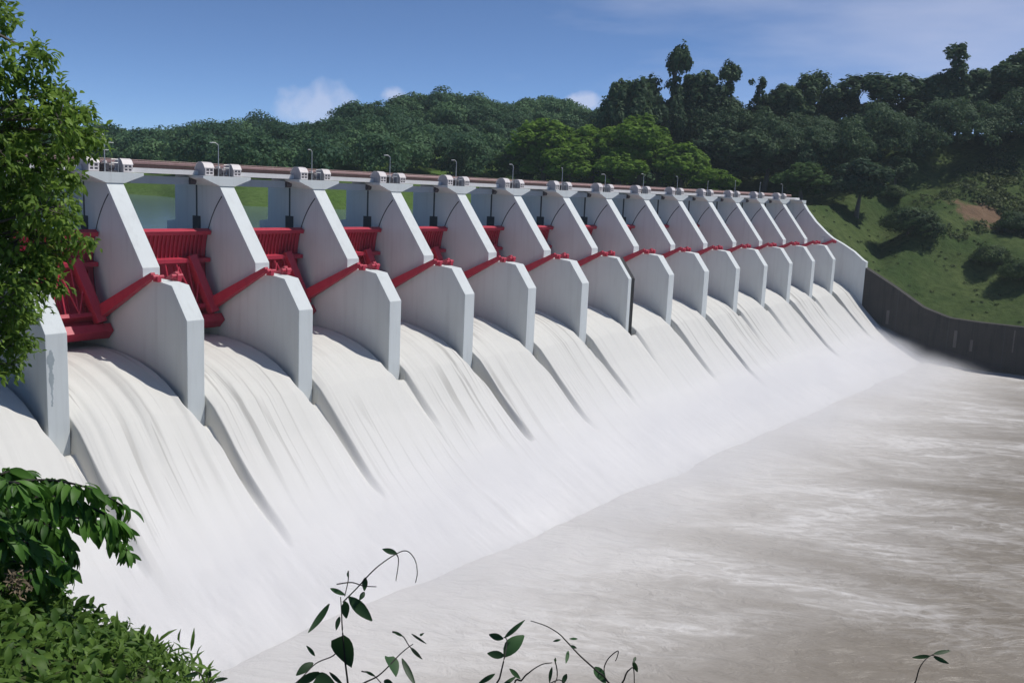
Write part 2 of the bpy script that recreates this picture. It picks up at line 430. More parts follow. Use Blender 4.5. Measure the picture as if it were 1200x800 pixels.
tag(link('hillside', me, M['hill'], smooth=True), kind='structure')

# far hills
pxs = np.linspace(-500, 760, 190); Ds = np.concatenate([np.linspace(-3, 4, 30), np.linspace(4.3, 40, 90)])
P2, T2 = np.meshgrid(pxs, Ds, indexing='ij'); DD = T2 + np.interp(P2, *D0); ZZ = far_hill(P2, DD)
hd = np.stack([CF[0] + (P2-600)/FPX*CR[0], CF[1] + (P2-600)/FPX*CR[1]], -1)
V = np.stack([CAM[0] + hd[..., 0]*DD*U, CAM[1] + hd[..., 1]*DD*U, ZZ*U], -1)
M['shore'] = ground_mat('shore_grass', (.085, .15, .03), (.10, .16, .045), (.3, .2, .1))
tag(link('far_hills', np_mesh('far_hills', V.reshape(-1, 3), grid_faces(*P2.shape)), M['shore'], smooth=True), kind='structure')

# reservoir
lv = [(-60*U, 1.2*U, .5*U), (15.3*U, 1.2*U, .5*U), (40*U, 60*U, .5*U), (-60*U, 60*U, .5*U)]
tag(link('reservoir_water', np_mesh('reservoir_water', lv, [(0, 1, 2, 3)]), M['lake']), kind='structure')

# spilling water, one sheet over all bays
sg = []
for i in range(-1, 15):
    sg += list(i + np.concatenate([np.linspace(-.06, .20, 66, endpoint=False), np.linspace(.20, .94, 74, endpoint=False)]))
sg = np.array(sorted(set(np.round(sg, 5)))); sg = sg[(sg > -1.2) & (sg <= 15.0)]; sg = np.append(sg, 15.0)
dg = np.concatenate([np.linspace(1.4, .3, 40, endpoint=False), np.linspace(.3, -1.0, 110, endpoint=False), np.linspace(-1.0, -1.95, 60)])
S3, D3 = np.meshgrid(sg, dg, indexing='ij')
bay = np.floor(S3 - .07); f = S3 - np.round(S3 - .0705)            # f: offset from the nearest pier's left face
pier_i = np.round(S3 - .0705)
AMP = np.array([.16, .15, .15, .12, .05, .36, .13, .10, .03, .10, .20, .05, .05, .18, .05, .14, .1])       # how deep each wake is, from the pier hidden at the left on
RCH = np.array([.9, .85, .95, .85, .5, .75, .85, .75, .4, .75, 1.0, .5, .6, .95, .5, .85, .6])
pidx = np.clip(pier_i.astype(int)+1, 0, 16); amp = AMP[pidx]; reach = RCH[pidx]
prog = np.clip(-D3/reach, 0, 1)
x = f - W/2 - .03*prog - .012*np.sin(D3*9+pier_i*2)*prog
xl = -.072 + .118*sstep(.0, .32, -D3); xr = .074 - .02*prog
edgeL = sstep(xl-.05, xl+.015, x); edgeR = 1 - sstep(xr-.012, xr+.016+.05*prog, x)
depth = amp*(1-prog)**.7*sstep(.03, -.06, D3)
depth = np.where(D3 > -.05, .25, depth)
Z3 = prof(D3)
# slow cross-bay shape: the sheet is fuller in the middle of a bay, lower along the left face of each pier
cb = (S3 - np.floor(S3) - W)/(1-W)
mid = np.clip(4*cb*(1-cb), 0, 1)
upper = sstep(-1.2, .2, D3)
bayamp = vnoise(np.floor(S3)*5.3+.5, S3*0+.5, 77)
Z3 += upper*(.03+.04*bayamp)*(mid**.5-.7)*sstep(1.1, .5, D3)
path = np.concatenate([[0], np.cumsum(np.hypot(np.diff(dg), np.diff(prof(dg))))])*U
PATH = np.broadcast_to(path, S3.shape)
str1 = vnoise(S3*22, PATH*.02, 4); str2 = vnoise(S3*55, PATH*.03, 6); str3 = vnoise(S3*9, PATH*.03, 8)
low = sstep(-.55, -1.2, D3)
Z3 += upper*sstep(1.0, .3, D3)*((str1-.5)*.012 + (str2-.5)*.003 + (str3-.5)*.03)
Z3 += low*((fbm(S3*4, D3*1.6, 12)-.47)*.06 + (fbm(S3*12, D3*3.2, 15, 3)-.47)*.012)
Z3 -= depth*edgeL*edgeR
Z3 = np.where((D3 > .0) & (f > .004) & (f < W-.004), Z3-.3, Z3)     # nothing shows inside the piers
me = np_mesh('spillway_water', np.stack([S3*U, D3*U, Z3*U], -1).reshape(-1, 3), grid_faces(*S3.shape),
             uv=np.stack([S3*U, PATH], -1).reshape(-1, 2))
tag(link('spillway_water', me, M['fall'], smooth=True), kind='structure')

# river below the dam
xs = np.concatenate([np.linspace(-160, -30, 40, endpoint=False), np.linspace(-30, 227.4, 330)]); ys = np.concatenate([np.linspace(-420, -110, 60, endpoint=False), np.linspace(-110, -21, 150)])
X4, Y4 = np.meshgrid(xs, ys, indexing='ij')
w = (fbm(X4*.07, Y4*.13, 31)-.47)*.9 + (fbm(X4*.3, Y4*.5, 33)-.47)*.25
tn = sstep(-50, -24, Y4)
Z4 = ZW + w*(.45+.9*tn) + .55*sstep(-34, -27, Y4)*(.6+.8*vnoise(X4*.06, Y4*0, 35)) - sstep(-24, -21.5, Y4)*1.0
me = np_mesh('river_water', np.stack([X4, Y4, Z4], -1).reshape(-1, 3), grid_faces(*X4.shape))
tag(link('river_water', me, M['river'], smooth=True), kind='structure')

# near bank: the slope the photographer stands on, running towards the dam's left end
bdir = np.array([.33, .944]); bdir /= np.linalg.norm(bdir); bnor = np.array([bdir[1], -bdir[0]])
tg = np.concatenate([np.linspace(-60, -8, 20, endpoint=False), np.linspace(-8, 12, 60, endpoint=False), np.linspace(12, 100, 50)])
qg = np.concatenate([np.linspace(-120, -12, 20, endpoint=False), np.linspace(-12, 12, 70, endpoint=False), np.linspace(12, 70, 30)])
T5, Q5 = np.meshgrid(tg, qg, indexing='ij')
X5 = CAM[0] + T5*bdir[0] + Q5*bnor[0]; Y5 = CAM[1] + T5*bdir[1] + Q5*bnor[1]
def bank_z(X, Y):
    dx = X-CAM[0]; dy = Y-CAM[1]; t = dx*bdir[0]+dy*bdir[1]; q = dx*bnor[0]+dy*bnor[1]
    z = CAM[2] - 1.75 - .36*np.maximum(t, 0) + .1*np.minimum(t, 0)*0
    z = z - .58*np.clip(q, 0, 5) - .95*np.maximum(q-5, 0) - .25*np.minimum(q, 0)*1.0
    z = z + (fbm(X*.5, Y*.5, 41)-.47)*.25
    return np.maximum(z, -31)
me = np_mesh('near_bank', np.stack([X5, Y5, bank_z(X5, Y5)], -1).reshape(-1, 3), grid_faces(*T5.shape))
tag(link('near_bank', me, M['ground'], smooth=True), kind='structure')

# ------------------------------------------------------------------ the dam: body, piers, gates, hoists
o = MB()
body = [(d*U, (prof(d)-.42)*U) for d in np.linspace(1.35, -1.9, 40)] + [(-1.9*U, -33), (1.35*U, -33)]
o.prism_x(body, -1.2*U, 15.0*U)
tag(o.build('spillway_dam', M['dam']), 'concrete spillway body running under the sheet of white water', 'dam')

TR = np.array([.46, .28]); RG = .76         # trunnion and gate radius
ORD = ['first', 'second', 'third', 'fourth', 'fifth', 'sixth', 'seventh', 'eighth', 'ninth', 'tenth', 'eleventh', 'twelfth', 'thirteenth', 'fourteenth', 'fifteenth']
def arc(a0, a1, n, r=RG):
    return [(TR[0] + r*math.cos(a), TR[1] + r*math.sin(a)) for a in np.linspace(R_(a0), R_(a1), n)]
PIER = [(0, -.9), (0, 0), (.179, .231), (.30, .243), (.545, .243), (.545, .326), (1.022, .93), (1.10, .95), (1.662, .95), (1.662, .615), (1.79, .60), (1.79, -.9)]
def up(poly): return [(y*U, z*U) for y, z in poly]
def make_pier():
    r = empty('spillway_pier')
    b = MB(); b.prism_x(up(PIER), 0, W*U); b.build('wall', M['white'], r, bevel=.05)
    h = MB(); h.prism_y([(-.165*U, 1.005*U), (-.165*U, .985*U), (-.005*U, .925*U), ((W+.005)*U, .925*U), ((W+.165)*U, .985*U), ((W+.165)*U, 1.005*U)], 1.005*U, 1.40*U)
    h.build('head', M['white'], r, bevel=.03)
    for x0, x1 in ((-.012, .03), (W*U-.03, W*U+.012)):
        g = MB(); a = arc(-22, 47, 26, RG+.004); c = arc(-22, 47, 26, RG+.016)
        g.prism_x(up(a + c[::-1]), x0, x1)
        g.build('seal_strip', M['joint'], r)
    g = MB(); g.box(-.015, .02, 1.33*U, 1.352*U, .50*U, .925*U); g.box(-.03, -.016, 1.285*U, 1.40*U, .50*U, .665*U)
    g.build('stoplog_guide', M['joint'], r)
    g = MB(); g.tube([(-.16*U-.1, 1.2*U, .957*U), (-.16*U+.7, 1.2*U, .957*U)], .42, 14); g.tube([(-.16*U-.16, 1.2*U, .957*U), (-.16*U+.8, 1.2*U, .957*U)], .14, 8)
    g.build('sheave', M['machine'], r)
    return r
pier0 = make_pier()
PIER_LABEL = ['white spillway pier half hidden by the leafy tree, green stains on its nose'] + \
    [f'white spillway pier, {ORD[i-1]} full one right of the big leafy tree' for i in range(1, 15)]
PIER_LABEL[7] = 'white spillway pier whose nose has a black strip, in the middle of the row'
PIER_LABEL[14] = 'last narrow white spillway pier before the curved end wall beside the grassy hill'
piers = []
for i in range(15):
    p = pier0 if i == 0 else copy_tree(pier0)
    p.location = (i*U, 0, 0); tag(p, PIER_LABEL[i], 'pier', 'spillway piers in a row'); piers.append(p)
# marks that single piers have
b = MB()
e = .012
x0, x1 = .070*U, (W+.001)*U
def strip_on(bm, pts, x0, x1, th):
    for (a, c) in zip(pts[:-1], pts[1:]):
        t = np.array(c)-np.array(a); n = np.array([t[1], -t[0]]); n = n/np.linalg.norm(n)*th
        if n[0] > 0: n = -n
        q = [np.array(a), np.array(c), np.array(c)+n, np.array(a)+n]
        bm.prism_x([tuple(v) for v in q], x0, x1)
strip_on(b, up([(.185, .236), (0, 0), (0, -.72)]), x0, x1, .03)
b.build('black_strip', M['black'], piers[7])
zz = np.linspace(-.10, -.46, 40)*U
wd_ = [.62*math.exp(-((k-7)/4.5)**2) + .34*math.exp(-((k-20)/5)**2) + .10 + random.uniform(0, .10) for k in range(40)]
lft = [(max(.03, .50 - .6*w_ + random.uniform(-.06, .06)), z) for w_, z in zip(wd_, zz)]
rgt_ = [(x + w_, z) for (x, z), w_ in zip(lft, wd_)]
b = MB()
for k in range(39):
    b.add([(lft[k][0], -.008, lft[k][1]), (rgt_[k][0], -.008, rgt_[k][1]), (rgt_[k+1][0], -.008, rgt_[k+1][1]), (lft[k+1][0], -.008, lft[k+1][1])], [(0, 1, 2, 3)])
b.build('stain', M['stain'], piers[0])

# end wall (rightmost abutment pier with a curved crest)
r = empty('end_wall', (15*U, 0, 0)); tag(r, 'pale end wall with a smooth curved crest where the dam meets the hill', 'wall')
EW = [(-.267, -.9), (-.267, -.06), (-.20, -.025), (-.02, .115), (.2, .24), (.4, .335), (.53, .43), (.75, .62), (.92, .81), (1.02, .95), (1.79, .95), (1.79, -.9)]
b = MB(); b.prism_x(up(EW), 0, .12*U); b.build('wall', M['white'], r, bevel=.04)
b = MB(); b.prism_y([(-.1*U, 1.005*U), (-.1*U, .985*U), (0, .945*U), (.12*U, .945*U), (.12*U, 1.005*U)], 1.005*U, 1.5*U); b.build('head', M['white'], r)
b = MB(); b.prism_x(up([(.545, .243), (.545, .335), (.60, .335), (.60, .243)]), -.02*U, 0); b.build('bearing_pad', M['white'], r)
b = MB(); a = arc(-22, 47, 22, RG+.004); c = arc(-22, 47, 22, RG+.016); b.prism_x(up(a + c[::-1]), -.012, .02); b.build('seal_strip', M['joint'], r)

# retaining wall along the right side of the stilling basin
b = MB(); n = 60
dl = np.concatenate([np.linspace(1.8, -3, 50), np.linspace(-3.2, -24, 20)])
x0, x1 = 15.0*U+.15*U*.82, 15.0*U + .15*U*1.25
b.prism_x([(d*U, (wall_top(d))*U) for d in dl if d < -.2] + [(-24*U, -33), (-.22*U, -33)], x0-.12*U, x1)
rw = b.build('retaining_wall', M['wall']); tag(rw, 'long dark weathered retaining wall below the grassy hillside at the water', 'wall')
b = MB()
for d, zt, hh, ww in ((-1.93, -1.12, .30, .05), (-2.85, -1.0, .38, .02), (-2.2, -1.25, .2, .045), (-3.6, -1.1, .3, .03), (-.75, -.9, .25, .05), (-4.3, -1.0, .35, .04)):
    b.box(x0-.12*U-.03, x0-.12*U+.05, (d-ww/2)*U, (d+ww/2)*U, (zt-hh)*U, zt*U)
M['seep'] = concrete('pale_seepage', (.13, .12, .115), (.05, .05, .05), .9, .9)
b.build('seepage_mark', M['seep'], rw)
b = MB()
for k in range(9):
    d = -.9 - k*.9; b.box(x0-.12*U-.012, x0-.12*U+.03, d*U-.05, d*U+.05, -1.8*U, (wall_top(d)-.01)*U)
b.build('joint', M['joint'], rw)

# radial gates
GL, GR = W+.006, .994
def make_gate():
    r = empty('radial_gate'); c = .5*(GL+GR)
    a = arc(-44, 22, 30); a2 = arc(-44, 22, 30, RG+.006)
    b = MB(); b.prism_x(up(a + a2[::-1]), GL*U, GR*U); b.build('skin_plate', M['red'], r)
    b = MB(); ra = arc(3, 21.5, 8, RG-.001); rb = arc(3, 21.5, 8, RG-.018)
    for x in np.linspace(GL+.05, GR-.05, 21): b.prism_x(up(ra + rb[::-1]), (x-.0045)*U, (x+.0045)*U)
    b.build('rib_panel', M['red'], r)
    b = MB(); ra = arc(-30, -2, 10, RG-.001); rb = arc(-30, -2, 10, RG-.015)
    for x in np.linspace(GL+.05, GR-.05, 13): b.prism_x(up(ra + rb[::-1]), (x-.004)*U, (x+.004)*U)
    b.build('rib_panel', M['red'], r)
    for ang, dep in ((20.8, .05), (2, .085), (-31, .10)):
        b = MB(); p = arc(ang-1.6, ang+1.6, 3, RG-.001); q = arc(ang-1.4, ang+1.4, 3, RG-dep); b.prism_x(up(p + q[::-1]), (GL+.004)*U, (GR-.004)*U); b.build('girder', M['red'], r, bevel=.02)
    # bottom lip
    b = MB(); p = arc(-44, -38, 3, RG-.001); q = arc(-44, -38, 3, RG-.09); b.prism_x(up(p + q[::-1]), (GL+.002)*U, (GR-.002)*U); b.build('bottom_beam', M['red'], r)
    for x0, x1 in ((GL+.05, GL+.11), (GR-.115, GR-.055)):
        b = MB(); sg_ = 1 if x0 < .5 else -1; xe = x0 if x0 < .5 else x1
        def ge(x, ang, dr): return np.array((x*U, (TR[0]+(RG-dr)*math.cos(R_(ang)))*U, (TR[1]+(RG-dr)*math.sin(R_(ang)))*U))
        p0_, p1_ = ge(xe + sg_*.125, 5, .055), ge(xe + sg_*.02, -37, .09)
        b.beam(p0_, p1_, .07*U, .085*U, (0, 1, 0)); b.build('end_girder', M['red'], r, bevel=.05)
        xm = .5*(x0+x1)
        am = R_(-30); g = np.array([TR[0] + (RG-.10)*math.cos(am), TR[1] + (RG-.10)*math.sin(am)])
        xo = (GL+.022) if x0 < .5 else (GR-.022)
        xg = (GL+.055) if x0 < .5 else (GR-.055)
        b = MB(); b.beam((xg*U, g[0]*U, g[1]*U), (xo*U, (TR[0]-.10)*U, (TR[1]+.012)*U), .06*U, .095*U, (0, 0, 1), .035*U, .042*U); b.build('arm', M['red'], r, bevel=.04)
        b = MB(); b.tube([((xo-.022)*U, (TR[0]-.12)*U, .279*U), ((xo+.022)*U, (TR[0]-.12)*U, .279*U)], .019*U, 16)
        s0 = -1 if x0 < .5 else 1
        xp = (GL-.01) if x0 < .5 else (GR+.01)
        b.box(min(xo, xp)*U, max(xo, xp)*U, (TR[0]-.15)*U, (TR[0]-.09)*U, .245*U, .285*U)
        b.tube([((xp-s0*.004)*U, (TR[0]-.12)*U, .279*U), ((xp+s0*.035)*U, (TR[0]-.12)*U, .279*U)], .014*U, 12)
        b.build('trunnion', M['red'], r, bevel=.02)
    b = MB()
    def gp(x, ang, dr): return (x*U, (TR[0]+(RG-dr)*math.cos(R_(ang)))*U, (TR[1]+(RG-dr)*math.sin(R_(ang)))*U)
    xs_ = np.linspace(GL+.11, GR-.115, 7)
    for k in range(6):
        a0, a1 = (-2, -30) if k % 2 == 0 else (-30, -2)
        b.tube([gp(xs_[k], a0, .10), gp(xs_[k+1], a1, .10)], .11, 6)
    b.build('bracing', M['red'], r)
    b = MB()
    for k in range(1, 6): b.tube([gp(xs_[k], 1, .07), gp(xs_[k], -31, .09)], .09, 6)
    b.build('post', M['red'], r)
    return r
gate0 = make_gate()
for i in range(15):
    g = gate0 if i == 0 else copy_tree(gate0)
    g.location = (i*U, 0, 0)
    lab = 'red radial gate partly behind the leafy tree, its bracing showing' if i == 0 else \
          ('red radial gate in the last bay, against the curved end wall' if i == 14 else f'red radial gate just right of the {ORD[i-1]} full pier from the leafy tree')
    if i == 7: lab = 'red radial gate just beyond the pier with the black strip on its nose'
    tag(g, lab, 'sluice gate', 'red radial gates between the piers')

# service bridge along the pier heads
br = empty('service_bridge', (7*U, 1.25*U, U)); tag(br, 'long grey service bridge with a brown handrail along the tops of the piers', 'bridge')
off = (-7*U, -1.25*U, -U)
def bbox(b, x0, x1, y0, y1, z0, z1): b.box(x0*U+off[0], x1*U+off[0], y0*U+off[1], y1*U+off[1], z0*U+off[2], z1*U+off[2])
for i in range(-1, 15):
    b = MB(); bbox(b, i+W+.168, i+1-.168, 1.20, 1.26, .925, .988); bbox(b, i+W+.168, i+1-.168, 1.42, 1.48, .925, .988); b.build('girder', M['grey'], br, bevel=.02)
b = MB(); bbox(b, -1.3, 15.12, 1.14, 1.60, 1.008, 1.046); b.build('deck', M['slabwhite'], br)
b = MB(); bbox(b, -1.3, 15.12, 1.30, 1.33, 1.048, 1.072); b.build('crane_beam', M['raildark'], br)
b = MB(); b.tube([(-1.3*U+off[0], 1.31*U+off[1], 1.087*U+off[2]), (15.1*U+off[0], 1.31*U+off[1], 1.087*U+off[2])], .20, 8); b.build('handrail', M['rail'], br, smooth=True)
b = MB()
for x in np.arange(-1.2, 15.05, .1): b.tube([(x*U+off[0], 1.58*U+off[1], 1.046*U+off[2]), (x*U+off[0], 1.58*U+off[1], 1.11*U+off[2])], .035, 5)
for z in (1.08, 1.11): b.tube([(-1.3*U+off[0], 1.58*U+off[1], z*U+off[2]), (15.1*U+off[0], 1.58*U+off[1], z*U+off[2])], .04, 5)
b.build('railing', M['rail'], br)

# hoist housings, hoist motor and lamp post on each pier head
def make_housing():
    r = empty('hoist_housing')
    w, l, h = .088*U, .135*U, .108*U
    sec = [(0, 0), (0, h*.58), (l*.16, h*.90), (l*.34, h), (l*.62, h), (l*.84, h*.84), (l, h*.5), (l, 0)]
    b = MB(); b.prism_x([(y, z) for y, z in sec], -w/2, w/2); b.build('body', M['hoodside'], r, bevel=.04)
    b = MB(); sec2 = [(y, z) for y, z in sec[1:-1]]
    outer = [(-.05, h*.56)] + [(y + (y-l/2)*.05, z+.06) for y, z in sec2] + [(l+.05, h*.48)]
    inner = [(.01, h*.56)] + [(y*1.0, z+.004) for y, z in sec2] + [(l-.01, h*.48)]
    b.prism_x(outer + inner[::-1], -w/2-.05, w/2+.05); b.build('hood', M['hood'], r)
    b = MB(); b.box(-w/2+.06, w/2-.06, -.05, .0, .05, h*.14); b.box(-w/2+.06, w/2-.06, -.05, .0, h*.28, h*.36); b.box(-w/2+.05, -w/2+.2, -.05, .0, h*.14, h*.56); b.box(w/2-.2, w/2-.05, -.05, .0, h*.14, h*.56); b.box(-.08, .08, -.05, .0, h*.14, h*.5)
    b.build('front_frame', M['hood'], r)
    b = MB(); b.box(-w/2+.08, w/2-.08, -.02, .005, h*.14, h*.5); b.build('opening', M['machine'], r)
    return r
def make_motor():
    r = empty('hoist_motor')
    b = MB(); b.tube([(-.05*U, .06*U, .04*U), (.05*U, .06*U, .04*U)], .03*U, 14); b.tube([(-.062*U, .06*U, .04*U), (.062*U, .06*U, .04*U)], .014*U, 10); b.build('drum', M['machine'], r, smooth=False)
    b = MB(); b.box(-.055*U, .055*U, .01*U, .11*U, 0, .014*U); b.box(-.045*U, -.01*U, .0, .05*U, .014*U, .062*U); b.build('base', M['machine'], r, bevel=.03)
    b = MB(); b.box(-.052*U, -.026*U, .0, .03*U, .062*U, .082*U); b.build('cover', M['hood'], r, bevel=.05)
    b = MB()
    for z in (.07, .095): b.tube([(.0, -.01*U, z*U), (.055*U, -.01*U, z*U)], .03, 5)
    for x in (.0, .055): b.tube([(x*U, -.01*U, 0), (x*U, -.01*U, .095*U)], .03, 5)
    b.build('guard_rail', M['steel'], r)
    return r
def make_lamp():
    r = empty('lamp_post')
    b = MB(); b.tube([(0, 0, 0), (0, 0, .26*U)], [.065, .04], 8); b.build('pole', M['steel'], r)
    b = MB(); b.tube([(0, 0, .255*U), (-.35, -.05, .272*U), (-.75, -.1, .274*U)], .04, 6); b.build('arm', M['steel'], r)
    b = MB(); b.box(-1.05, -.68, -.16, .0, .268*U, .268*U+.10); b.build('lamp_head', M['lampglass'], r, bevel=.03)
    return r
h0 = make_housing(); m0 = make_motor(); l0 = make_lamp()
for i in range(15):
    where = 'on the half hidden pier by the leafy tree' if i == 0 else ('on the last pier before the end wall' if i == 14 else ('on the pier with the black strip' if i == 7 else f'on the {ORD[i-1]} full pier from the leafy tree'))
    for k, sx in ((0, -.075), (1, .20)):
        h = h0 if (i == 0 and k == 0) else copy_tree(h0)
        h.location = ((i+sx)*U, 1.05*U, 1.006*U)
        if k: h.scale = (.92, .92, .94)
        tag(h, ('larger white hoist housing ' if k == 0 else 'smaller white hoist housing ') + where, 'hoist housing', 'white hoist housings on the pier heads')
    m = m0 if i == 0 else copy_tree(m0)
    m.location = ((i+.065)*U, 1.06*U, 1.006*U); tag(m, 'dark hoist motor ' + where, 'hoist motor', 'hoist motors on the pier heads')
    l = l0 if i == 0 else copy_tree(l0)
    l.location = ((i+.01)*U, 1.045*U, 1.006*U); l.rotation_euler = (0, 0, random.uniform(-.5, .5))
    if i in (8, 11): l.scale = (1, 1, .85)
    tag(l, 'thin grey lamp post ' + where, 'lamp post', 'lamp posts on the pier heads')
    if i == 1:
        b = MB()
        for z, w0, w1 in ((3.1, -.1, 1.0), (2.3, -.35, .45)): b.tube([(w0, 0, z), (w1, .05, z)], .035, 5)
        b.build('cross_arm', M['steel'], l)
        l.scale = (1, 1, 1.05)

# ------------------------------------------------------------------ trees
def quads(centres, normals, size, aspect=1.0, tone=None, rg=rng):
    """rhombic leaf clumps; returns verts, faces, tone"""
    n = len(centres); nrm = normals/np.linalg.norm(normals, axis=1, keepdims=True)
    ref = rg.normal(size=(n, 3)); a = np.cross(nrm, ref); a /= np.linalg.norm(a, axis=1, keepdims=True); b = np.cross(nrm, a)
    sz = np.asarray(size).reshape(-1, 1)*np.ones((n, 1))
    v = np.stack([centres+a*sz, centres+b*sz*aspect*.6 + nrm*sz*.12, centres-a*sz, centres-b*sz*aspect*.6 + nrm*sz*.12], 1).reshape(-1, 3)
    f_ = np.arange(4*n).reshape(n, 4)
    return v, f_, np.repeat(tone if tone is not None else rg.random(n), 4)
def sph(n, rg=rng):
    v = rg.normal(size=(n, 3)); return v/np.linalg.norm(v, axis=1, keepdims=True)
def crown_points(lobes, dens, rg, under=.35):
    """lobes: (x,y,z,r,flat). leaf clumps on and just inside each lobe's skin, with gaps"""
    C, Nn, T = [], [], []
    for (x, y, z, r, fl) in lobes:
        n = int(dens*r*r*1.15)+6; u = sph(n*2, rg)
        keep = (u[:, 2] > -under) | (rg.random(n*2) < .35)
        g = vnoise(u[:, 0]*3.1+x, u[:, 1]*3.1+u[:, 2]*2.7+y, int(abs(x*7+z*3)) % 97)
        keep &= (g > .30); u = u[keep][:n]
        rad = r*(.55+.5*rg.random(len(u))**.7)*(.7+.62*vnoise(u[:, 0]*2.4+z, u[:, 1]*2.4+u[:, 2]*2.2, 5))
        c = u*rad[:, None]*np.array([1, 1, fl]) + np.array([x, y, z])
        C.append(c); Nn.append(u*1.25 + rg.normal(size=u.shape)*.38 + np.array([0, 0, .2])); T.append(np.clip(.5 + .16*rg.normal(size=len(u)) + (rg.random()-.5)*.9, 0, 1))
    return np.concatenate(C), np.concatenate(Nn), np.concatenate(T)
def make_tree_meshes(kind, sd):
    rg = np.random.default_rng(sd); H = 20.0
    L = []
    def puff(n, cx, cy, cz, rx, rz, r0, r1, lo=-.45, fl=1.35, skin=(.72, 1.1)):
        for u in sph(n*2, rg):
            if u[2] < lo: continue
            q = rg.uniform(*skin); L.append((cx+u[0]*rx*q, cy+u[1]*rx*q, cz+u[2]*rz*q, rg.uniform(r0, r1), fl))
            if len(L) > 90: return
    if kind == 'round':
        for k in range(4):
            a = k*1.6+rg.random(); q = 1.4+rg.random()*1.6
            puff(12, q*math.cos(a), q*math.sin(a), 10.5+rg.random()*4.0, 2.9, 3.2, .9, 1.7)
        puff(10, 0, 0, 16.0, 2.6, 2.4, .9, 1.5); puff(8, 0, 0, 7.5, 3.6, 2.2, 1.0, 1.6)
        L += [(0, 0, 13, 2.8, 1.2), (.8, -.6, 9.5, 2.6, 1)]; th = 9
    elif kind == 'umbrella':
        for k in range(40):
            a = k*2.4+rg.random(); q = (k/40)**.5*5.3; L.append((q*math.cos(a), q*math.sin(a), 17.6+rg.normal()*1.0-.2*q*q, .8+rg.random()*.8, 1.7))
        th = 13.5
        for k in range(10): a = rg.random()*6.28; q = 1.5+rg.random()*3.5; L.append((q*math.cos(a), q*math.sin(a), 7+rg.random()*5.0, .8+rg.random()*.7, 1.6))
    elif kind == 'tall':
        puff(12, .2, 0, 17.2, 2.2, 2.0, .8, 1.3); L.append((.2, 0, 17, 1.6, .9))
        for k in range(6):
            a = rg.random()*6.28; q = rg.random()*1.5; L.append((q*math.cos(a), q*math.sin(a), 10.6+k*.8, .7+rg.random()*.6, .8))
        puff(22, 0, 0, 7.2, 3.6, 3.2, 1.0, 1.7); L.append((0, 0, 7.5, 2.4, 1)); th = 15.5
    elif kind == 'cone':
        for k in range(8):
            z = 5 + k*1.75; rr_ = 4.7*(1-k/8.6)**.9
            for j in range(max(4, 10-k)):
                a = j*6.28/max(4, 10-k) + k*.7 + rg.normal()*.25; q = rr_*rg.uniform(.35, 1.05)
                L.append((q*math.cos(a), q*math.sin(a), z + rg.normal()*.8 - q*.12, rg.uniform(.6, 1.15)*(1-.25*k/8), 1.5))
        for k in range(5): L.append((rg.normal()*.8, rg.normal()*.8, 18.7+rg.normal()*.5, rg.uniform(.6, .9), 1.3))
        L += [(0, 0, 8, 2.2, 1.3), (0, 0, 12, 1.4, 1.4)]; th = 17.5
    elif kind == 'shrub':
        for k in range(8):
            a = rg.random()*6.28; q = rg.random()*6; L.append((q*math.cos(a), q*math.sin(a), 3+rg.random()*7, 3.5+rg.random()*2.5, .8))
        th = 4
    c, n, t = crown_points(L, 62, rg, .5 if kind == 'shrub' else .35)
    v, f_, tn = quads(c, n, .26+.30*rg.random(len(c)), 1, t, rg)
    crown = np_mesh('crown', v, f_, {'tone': tn})
    b = MB(); lean = rg.normal(size=2)*.3
    b.tube([(0, 0, -2), (.1, 0, 0), (lean[0]*.5, lean[1]*.5, th*.5), (lean[0], lean[1], th)], [.62, .5, .38, .24], 8)
    for (x, y, z, r_, fl) in L[:7]:
        b.tube([(lean[0]*.8, lean[1]*.8, min(th*.85, z-1)), (x*.55, y*.55, z-r_*.5), (x, y, z)], [.2, .13, .05], 5)
    tm = bpy.data.meshes.new('trunk'); tm.from_pydata(b.v, [], b.f); tm.update()
    return crown, tm
KINDS = {}
for kd, n in (('round', 4), ('umbrella', 2), ('tall', 2), ('cone', 1), ('shrub', 2)):
    KINDS[kd] = [make_tree_meshes(kd, 100+17*k+len(kd)) for k in range(n)]
def place_tree(name, kd, var, m, loc, height, width, label, cat, group):
    r = empty(name, loc, random.random()*6.28)
    cm, tm = KINDS[kd][var % len(KINDS[kd])]
    key = (kd, var % len(KINDS[kd]), m)
    if key not in MESHM:
        cc = cm.copy(); cc.materials.clear(); cc.materials.append(M[m]); t2 = tm.copy(); t2.materials.clear(); t2.materials.append(M['bark']); MESHM[key] = (cc, t2)
    cc, t2 = MESHM[key]
    for nm, me_ in (('crown', cc), ('trunk', t2)):
        o_ = bpy.data.objects.new(nm, me_); COL.objects.link(o_); o_.parent = r
    r.scale = (width/11.0, width/11.0, height/20.0)
    return tag(r, label, cat, group)
MESHM = {}
def ground_at(px, D):
    h = col_dir(px); s_, d_ = CAM[0]/U + h[0]*D, CAM[1]/U + h[1]*D
    z = -9
    if s_ > 15.2 and d_ < 9: z = float(hill(s_, d_))
    if px < 760: z = max(z, float(far_hill(px, D)))
    return s_, d_, z
def sky_tree(px, ytop, D, wpx, kd, var, m, label, group, cat='tree', name='forest_tree'):
    s_, d_, z = ground_at(px, D)
    top = 1.034 + D*(horizon(px)-ytop)/FPX
    hgt = max((top - z)*U, 5)
    return place_tree(name, kd, var, m, (s_*U, d_*U, z*U-.3), hgt, wpx/FPX*D*U, label, cat, group)
G1 = 'tall trees on the skyline ridge'
